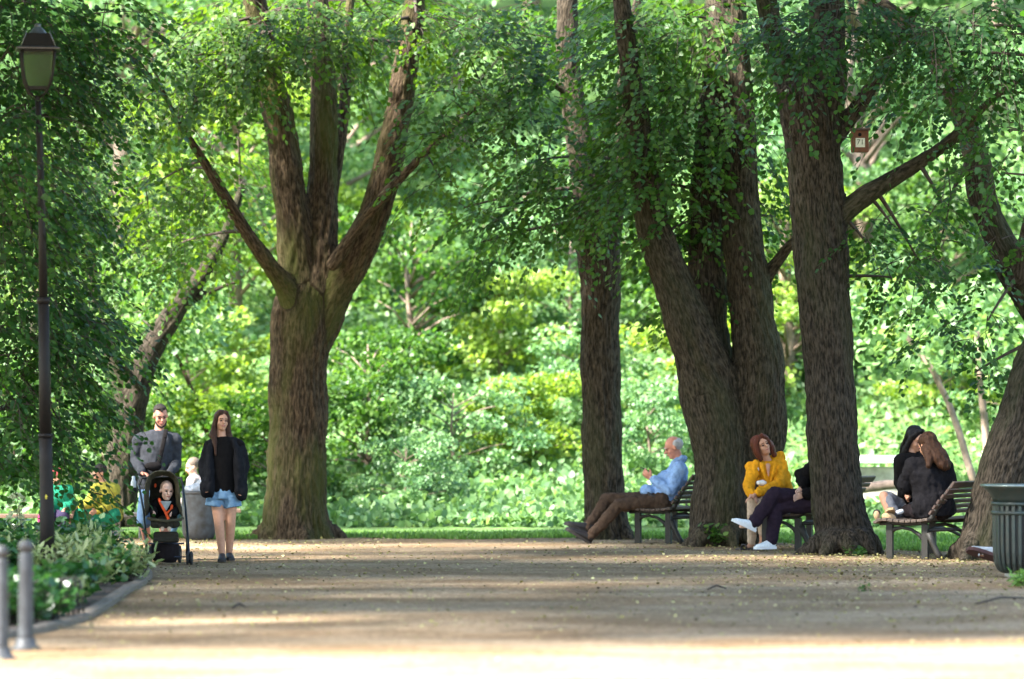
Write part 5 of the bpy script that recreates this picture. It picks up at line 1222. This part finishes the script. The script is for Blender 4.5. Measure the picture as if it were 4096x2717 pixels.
seated('pale haired person in white and red seated behind the grey litter bin', d0, J3, .95, .95, M['skin_pale'], cloth('red_white', (.42,.34,.32)), M['denim_dark'], mat('h_blond', (.16,.12,.09), .7, .2, 50, .003), M['shoe_black'])
# simple plank benches under them
def plank_bench(label, p0, p1, hgt, m, dp=.36):
    c = (p0+p1)/2; r = empty('plank_bench', ground0(c), label, 'bench'); L_ = (p1-p0).length/2; X = (p1-p0).normalized(); X.z = 0; X.normalize(); Y = V((-X.y, X.x, 0))
    for k in range(3):
        MB().box(V((c.x, c.y, hgt-.025))+Y*(k-1)*dp/3, L_, dp/6-.006, .025, (X, Y, Z), .006).build('seat_plank', m, r)
    for a in (-1, 1):
        for b_ in (-1, 1): MB().box(V((c.x, c.y, (hgt-.05)/2))+X*a*(L_-.22)+Y*b_*(dp/2-.07), .035, .03, (hgt-.05)/2, (X, Y, Z), .004).build('leg', m, r)
    return r
M['plank_grey'] = mat('plank_grey', (.42,.33,.28), .8, .2, 10, .003, stretch=(.5,6,6)); M['plank_brown'] = mat('plank_brown', (.20,.12,.085), .8, .2, 10, .003, stretch=(.5,6,6))
plank_bench('pale plank bench under the person in the yellow jacket', S(395,2080,50.6), S(640,2080,50.9), .35, M['plank_grey'])
plank_bench('brown plank bench half hidden behind the bed at the left edge', S(-120,2080,50.8), S(345,2080,50.7), .33, M['plank_brown'])
plank_bench('plank bench hidden behind the grey litter bin', S(740,2080,52.3), S(960,2080,52.4), .36, M['plank_brown'])

# ---------------------------------------------------------------- pushchair and child
d0 = 41.9
def C(x, y, d=0): return S(480+x/2.178, 1580+y/2.178, d0+d)
M['pc_fabric'] = cloth('pc_fabric', (.030,.026,.018), .003, 60); M['pc_hood'] = cloth('pc_hood', (.060,.052,.032), .003, 60); M['pc_frame'] = mat('pc_frame', (.03,.035,.05), .35, .2, 30, metal=.5); M['tyre'] = mat('tyre', (.02,.02,.02), .8, .2)
M['orange'] = cloth('orange', (.75,.10,.03)); M['net'] = cloth('net', (.016,.012,.012))
rp_ = empty('pushchair', ground0(C(390, 1480)), 'black pushchair with open hood pushed by the man, child inside', 'pushchair')
# hood: arch shell
mb = MB(); rr = []
arch = [(222,1060),(212,960),(212,860),(222,770),(250,705),(300,668),(370,658),(440,668),(488,705),(512,770),(522,860),(528,960),(545,1060)]
for i, (x, y) in enumerate(arch):
    cx, cy = 375, 900; nx_, ny_ = (x-cx), (y-cy); l = math.hypot(nx_, ny_); nx_ /= l; ny_ /= l
    rr.append([C(x-nx_*46, y-ny_*46, -.05), C(x, y, -.16), C(x+nx_*2, y+ny_*2, -.02), C(x-nx_*8, y-ny_*8, .22), C(x-nx_*30, y-ny_*30, .24)])
mb.ring_loft(rr); part(rp_, 'hood', mb, M['pc_hood'], .010, 2, .005, 14, 14)
mb = MB(); mb.loft([(C(375,720,.26),.13,.03),(C(378,800,.24),.155,.03),(C(380,1000,.20),.16,.035),(C(385,1120,.14),.15,.04)], V((1,0,0))); part(rp_, 'backrest', mb, M['pc_fabric'], .011, 1, .004)
mb = MB(); mb.box(C(395,1130,-.02), .145, .20, .035, bev=.02); part(rp_, 'seat', mb, M['pc_fabric'], .011, 2)
mb = MB(); mb.box(C(400,1235,-.22), .135, .045, .055, bev=.02); mb.box(C(400,1270,-.25), .14, .06, .02, bev=.01); part(rp_, 'footrest', mb, M['pc_fabric'], .011, 2)
mb = MB(); mb.loft([(C(395,1290,.0),.155,.16),(C(395,1340,.0),.155,.17),(C(393,1420,.0),.145,.16),(C(390,1455,.0),.12,.13)], V((1,0,0))); part(rp_, 'basket', mb, M['net'], .012, 2, .008)
for (x0, x1, x2, x3) in ((165, 205, 230, 238), (548, 572, 596, 604)):
    MB().tube([C(x0, 790, .45), C(x1, 1010, .2), C(x2, 1290, -.05), C(x3, 1420, -.2)], [.013,.013,.013,.012], 8).build('frame_tube', M['pc_frame'], rp_, True)
    MB().tube([C(x1, 1010, .2), C((x1+x2)/2, 1200, .28), C(x2+(14 if x0 < 300 else -14), 1400, .40)], [.012,.012,.012], 8).build('frame_tube', M['pc_frame'], rp_, True)
MB().tube([C(165,790,.45), C(190,725,.55), C(300,715,.58), C(440,715,.58), C(530,725,.55), C(548,790,.45)], .014, 8).build('handlebar', M['tyre'], rp_, True)
MB().tube([C(250,1295,-.1), C(560,1295,-.1)], .010, 6).build('cross_bar', M['pc_frame'], rp_, True)
MB().tube([C(238,1412,-.1), C(600,1412,-.1)], .008, 6).build('axle', M['pc_frame'], rp_, True)
MB().tube([C(248,1075,-.1), C(270,1085,-.28), C(400,1100,-.34), C(530,1085,-.28), C(545,1075,-.1)], .017, 8).build('bumper_bar', M['pc_hood'], rp_, True)
def wheel(c, r, w_):
    mb = MB(); rr = []
    for i in range(20):
        a = 2*math.pi*i/20; er = V((0, math.cos(a), math.sin(a)))
        rr.append([c+er*(r-w_*.6)+V((w_*.5*math.cos(b_), 0, 0))+er*w_*.6*math.sin(b_) for b_ in [2*math.pi*q_/8 for q_ in range(8)]])
    n = 8; b = 0
    for r_ in rr: mb.v.extend([tuple(p) for p in r_])
    for i in range(20):
        for k in range(8):
            k2 = (k+1) % 8; i2 = (i+1) % 20; mb.f.append((i*8+k, i*8+k2, i2*8+k2, i2*8+k))
    t = mb.build('wheel', M['tyre'], rp_, True)
    h = MB(); h.tube([c+V((-w_*.4,0,0)), c+V((w_*.4,0,0))], [r*.28]*2, 12)
    for i in range(5):
        a = 2*math.pi*i/5; er = V((0, math.cos(a), math.sin(a))); h.tube([c+er*r*.2, c+er*r*.85], .006, 6)
    hb = h.build('hub', M['pc_frame'], None, False); hb.parent = t
for (x, y, dd) in ((222,1430,-.22),(262,1440,-.22),(592,1430,-.22),(622,1415,-.22)):
    p = C(x, y, dd); p.z = .078; wheel(p, .078, .032)
for (x, dd) in ((262, .40), (520, .40)):
    p = C(x, 1420, dd); p.z = .10; wheel(p, .10, .034)
o = empty('drinks_bottle', C(118,790,.25), 'white drinks bottle clipped beside the pushchair handle', 'bottle')
MB().lathe(C(118,830,.25), [(.026,0),(.030,.01),(.030,.09),(.022,.105),(.018,.12),(.018,.15),(.01,.155)], 20).build('bottle_body', M['shoe_white'], o, True)
MB().lathe(C(118,850,.25), [(.034,0),(.036,.005),(.036,.05),(.034,.055)], 20).build('holder', M['tyre'], rp_, True)
MB().tube([C(118,835,.25), C(170,825,.42)], .009, 6).build('holder_arm', M['tyre'], rp_, True)
# child
k = .50; dc = .02
j = dict(h=C(405,832,dc-.05), hf=V((.45,-1,-.12)), hu=V((.05,0,1)), n=C(402,905,dc), c=C(400,955,dc), p=C(398,1085,dc+.05), sL=C(322,945,dc), sR=C(478,945,dc), eL=C(285,1000,dc-.03), eR=C(510,1000,dc-.03),
         wL=C(300,1025,dc-.18), wR=C(450,1035,dc-.20), tL=C(375,1085,dc), tR=C(425,1085,dc), kL=C(365,1120,dc-.22), kR=C(432,1120,dc-.22), aL=C(368,1165,dc-.27), aR=C(428,1165,dc-.27), fL=C(366,1175,dc-.34), fR=C(430,1175,dc-.34), front=V((0,-1,0)))
rc = empty('person', C(400,1120,0), 'bald headed small child in dark jacket sitting in the pushchair', 'person')
q, ax = body(rc, j, k, .92, M['skin_pale'], vox=.006)
facebits(rc, q, ax, .90, M['skin'])
mb = MB(); torso(mb, j, k, .030)
for a in 'LR': limb(mb, j['s'+a], j['e'+a], j['w'+a], ARM, k, .026, .9)
part(rc, 'jacket', mb, M['tee_black'], .009, 2, .006, 14, 14)
mb = MB(); 
for a in 'LR': limb(mb, j['t'+a], j['k'+a], j['a'+a], LEG, k, .012, .5)
part(rc, 'trousers', mb, M['pc_fabric'], .009, 1)
mb = MB(); a0 = C(350,925,-.10); b0 = C(452,925,-.10); c0 = C(405,1010,-.13)
mb.ring_loft([[a0, b0, c0], [a0+V((0,-.03,0)), b0+V((0,-.03,0)), c0+V((0,-.02,0))]]); part(rc, 'bib', mb, cloth('bib_grey', (.22,.24,.24)), .006, 1)
for pts in ([C(340,905,-.06), C(358,950,-.11), C(392,1015,-.13)], [C(452,965,-.09), C(445,1000,-.12), C(415,1025,-.13)], [C(392,1015,-.13), C(420,1075,-.16), C(425,1105,-.2)]):
    MB().chain(pts, [.014,.016,.014], flat=.5, side=V((1,0,0)), n=8).build('harness_strap', M['orange'], rp_, True)
mb = MB(); mb.ell(C(308,790,.06), (.014,.008,.022)); mb.build('red_tab', M['orange'], rp_, True)
mb = MB(); mb.cap(j['aL'], j['fL']+V((0,0,.0)), .024, .02); mb.build('sock', cloth('peach', (.65,.42,.28)), rc, True)
mb = MB(); mb.cap(j['aR'], j['fR']+V((0,0,.0)), .024, .02); mb.build('sock', M['beige'], rc, True)

# ---------------------------------------------------------------- small plants at the trunk feet
def weed(x, y, r, h, n, lab, lm, ls=.07):
    P_, D2, N2, s2, tw, sh = clump(x, y, h, r, n, None, ls)
    o = link('weed', leaves(P_, D2, N2, s2, extra=tw, name='weed'), [lm, M['twig']]); tag(o, lab, 'plant')
p = gs(2870, 2190); weed(p.x, 47.6, .22, .28, 22, 'small leafy weed at the foot of the forked trunk', M['leaf_mid'])
p = gs(3455, 2235); weed(p.x, 44.6, .12, .08, 8, 'tiny green weed at the foot of the nest box tree', M['leaf_mid'])
p = gs(3460, 2365); weed(p.x, p.y, .02, .06, 6, 'lone green sprout in the gravel before the girls', M['leaf_mid'], .03)
p = gs(4085, 2345)
P_, D2, N2, s2, tw, sh = clump(p.x+.05, p.y-.2, .12, .22, 40, None, .09, BLADE, 1.5)
o = link('grass_tuft', leaves(P_, D2, N2, s2, shape=sh, extra=tw, name='grass_tuft'), [M['grass'], M['twig']]); tag(o, 'tuft of grass at the foot of the dark green litter bin', 'grass tuft')
# fallen twigs
for (u0, v0, u1, v1, lab) in [(3900,2425,4110,2400,'dark fallen stick lying at the bottom right of the path'),(2830,2365,2905,2362,'short thin twig lying on the path before the yellow jacket woman'),(930,2440,980,2436,'short thin twig on the path near the kerb end')]:
    a = gs(u0, v0); b_ = gs(u1, v1); a.z = b_.z = .02; m_ = (a+b_)/2+V((0,.03,.03))
    o = MB().tube([a, m_, b_], [.008,.011,.006], 6).build('fallen_twig', M['twig'], None, True); tag(o, lab, 'twig')
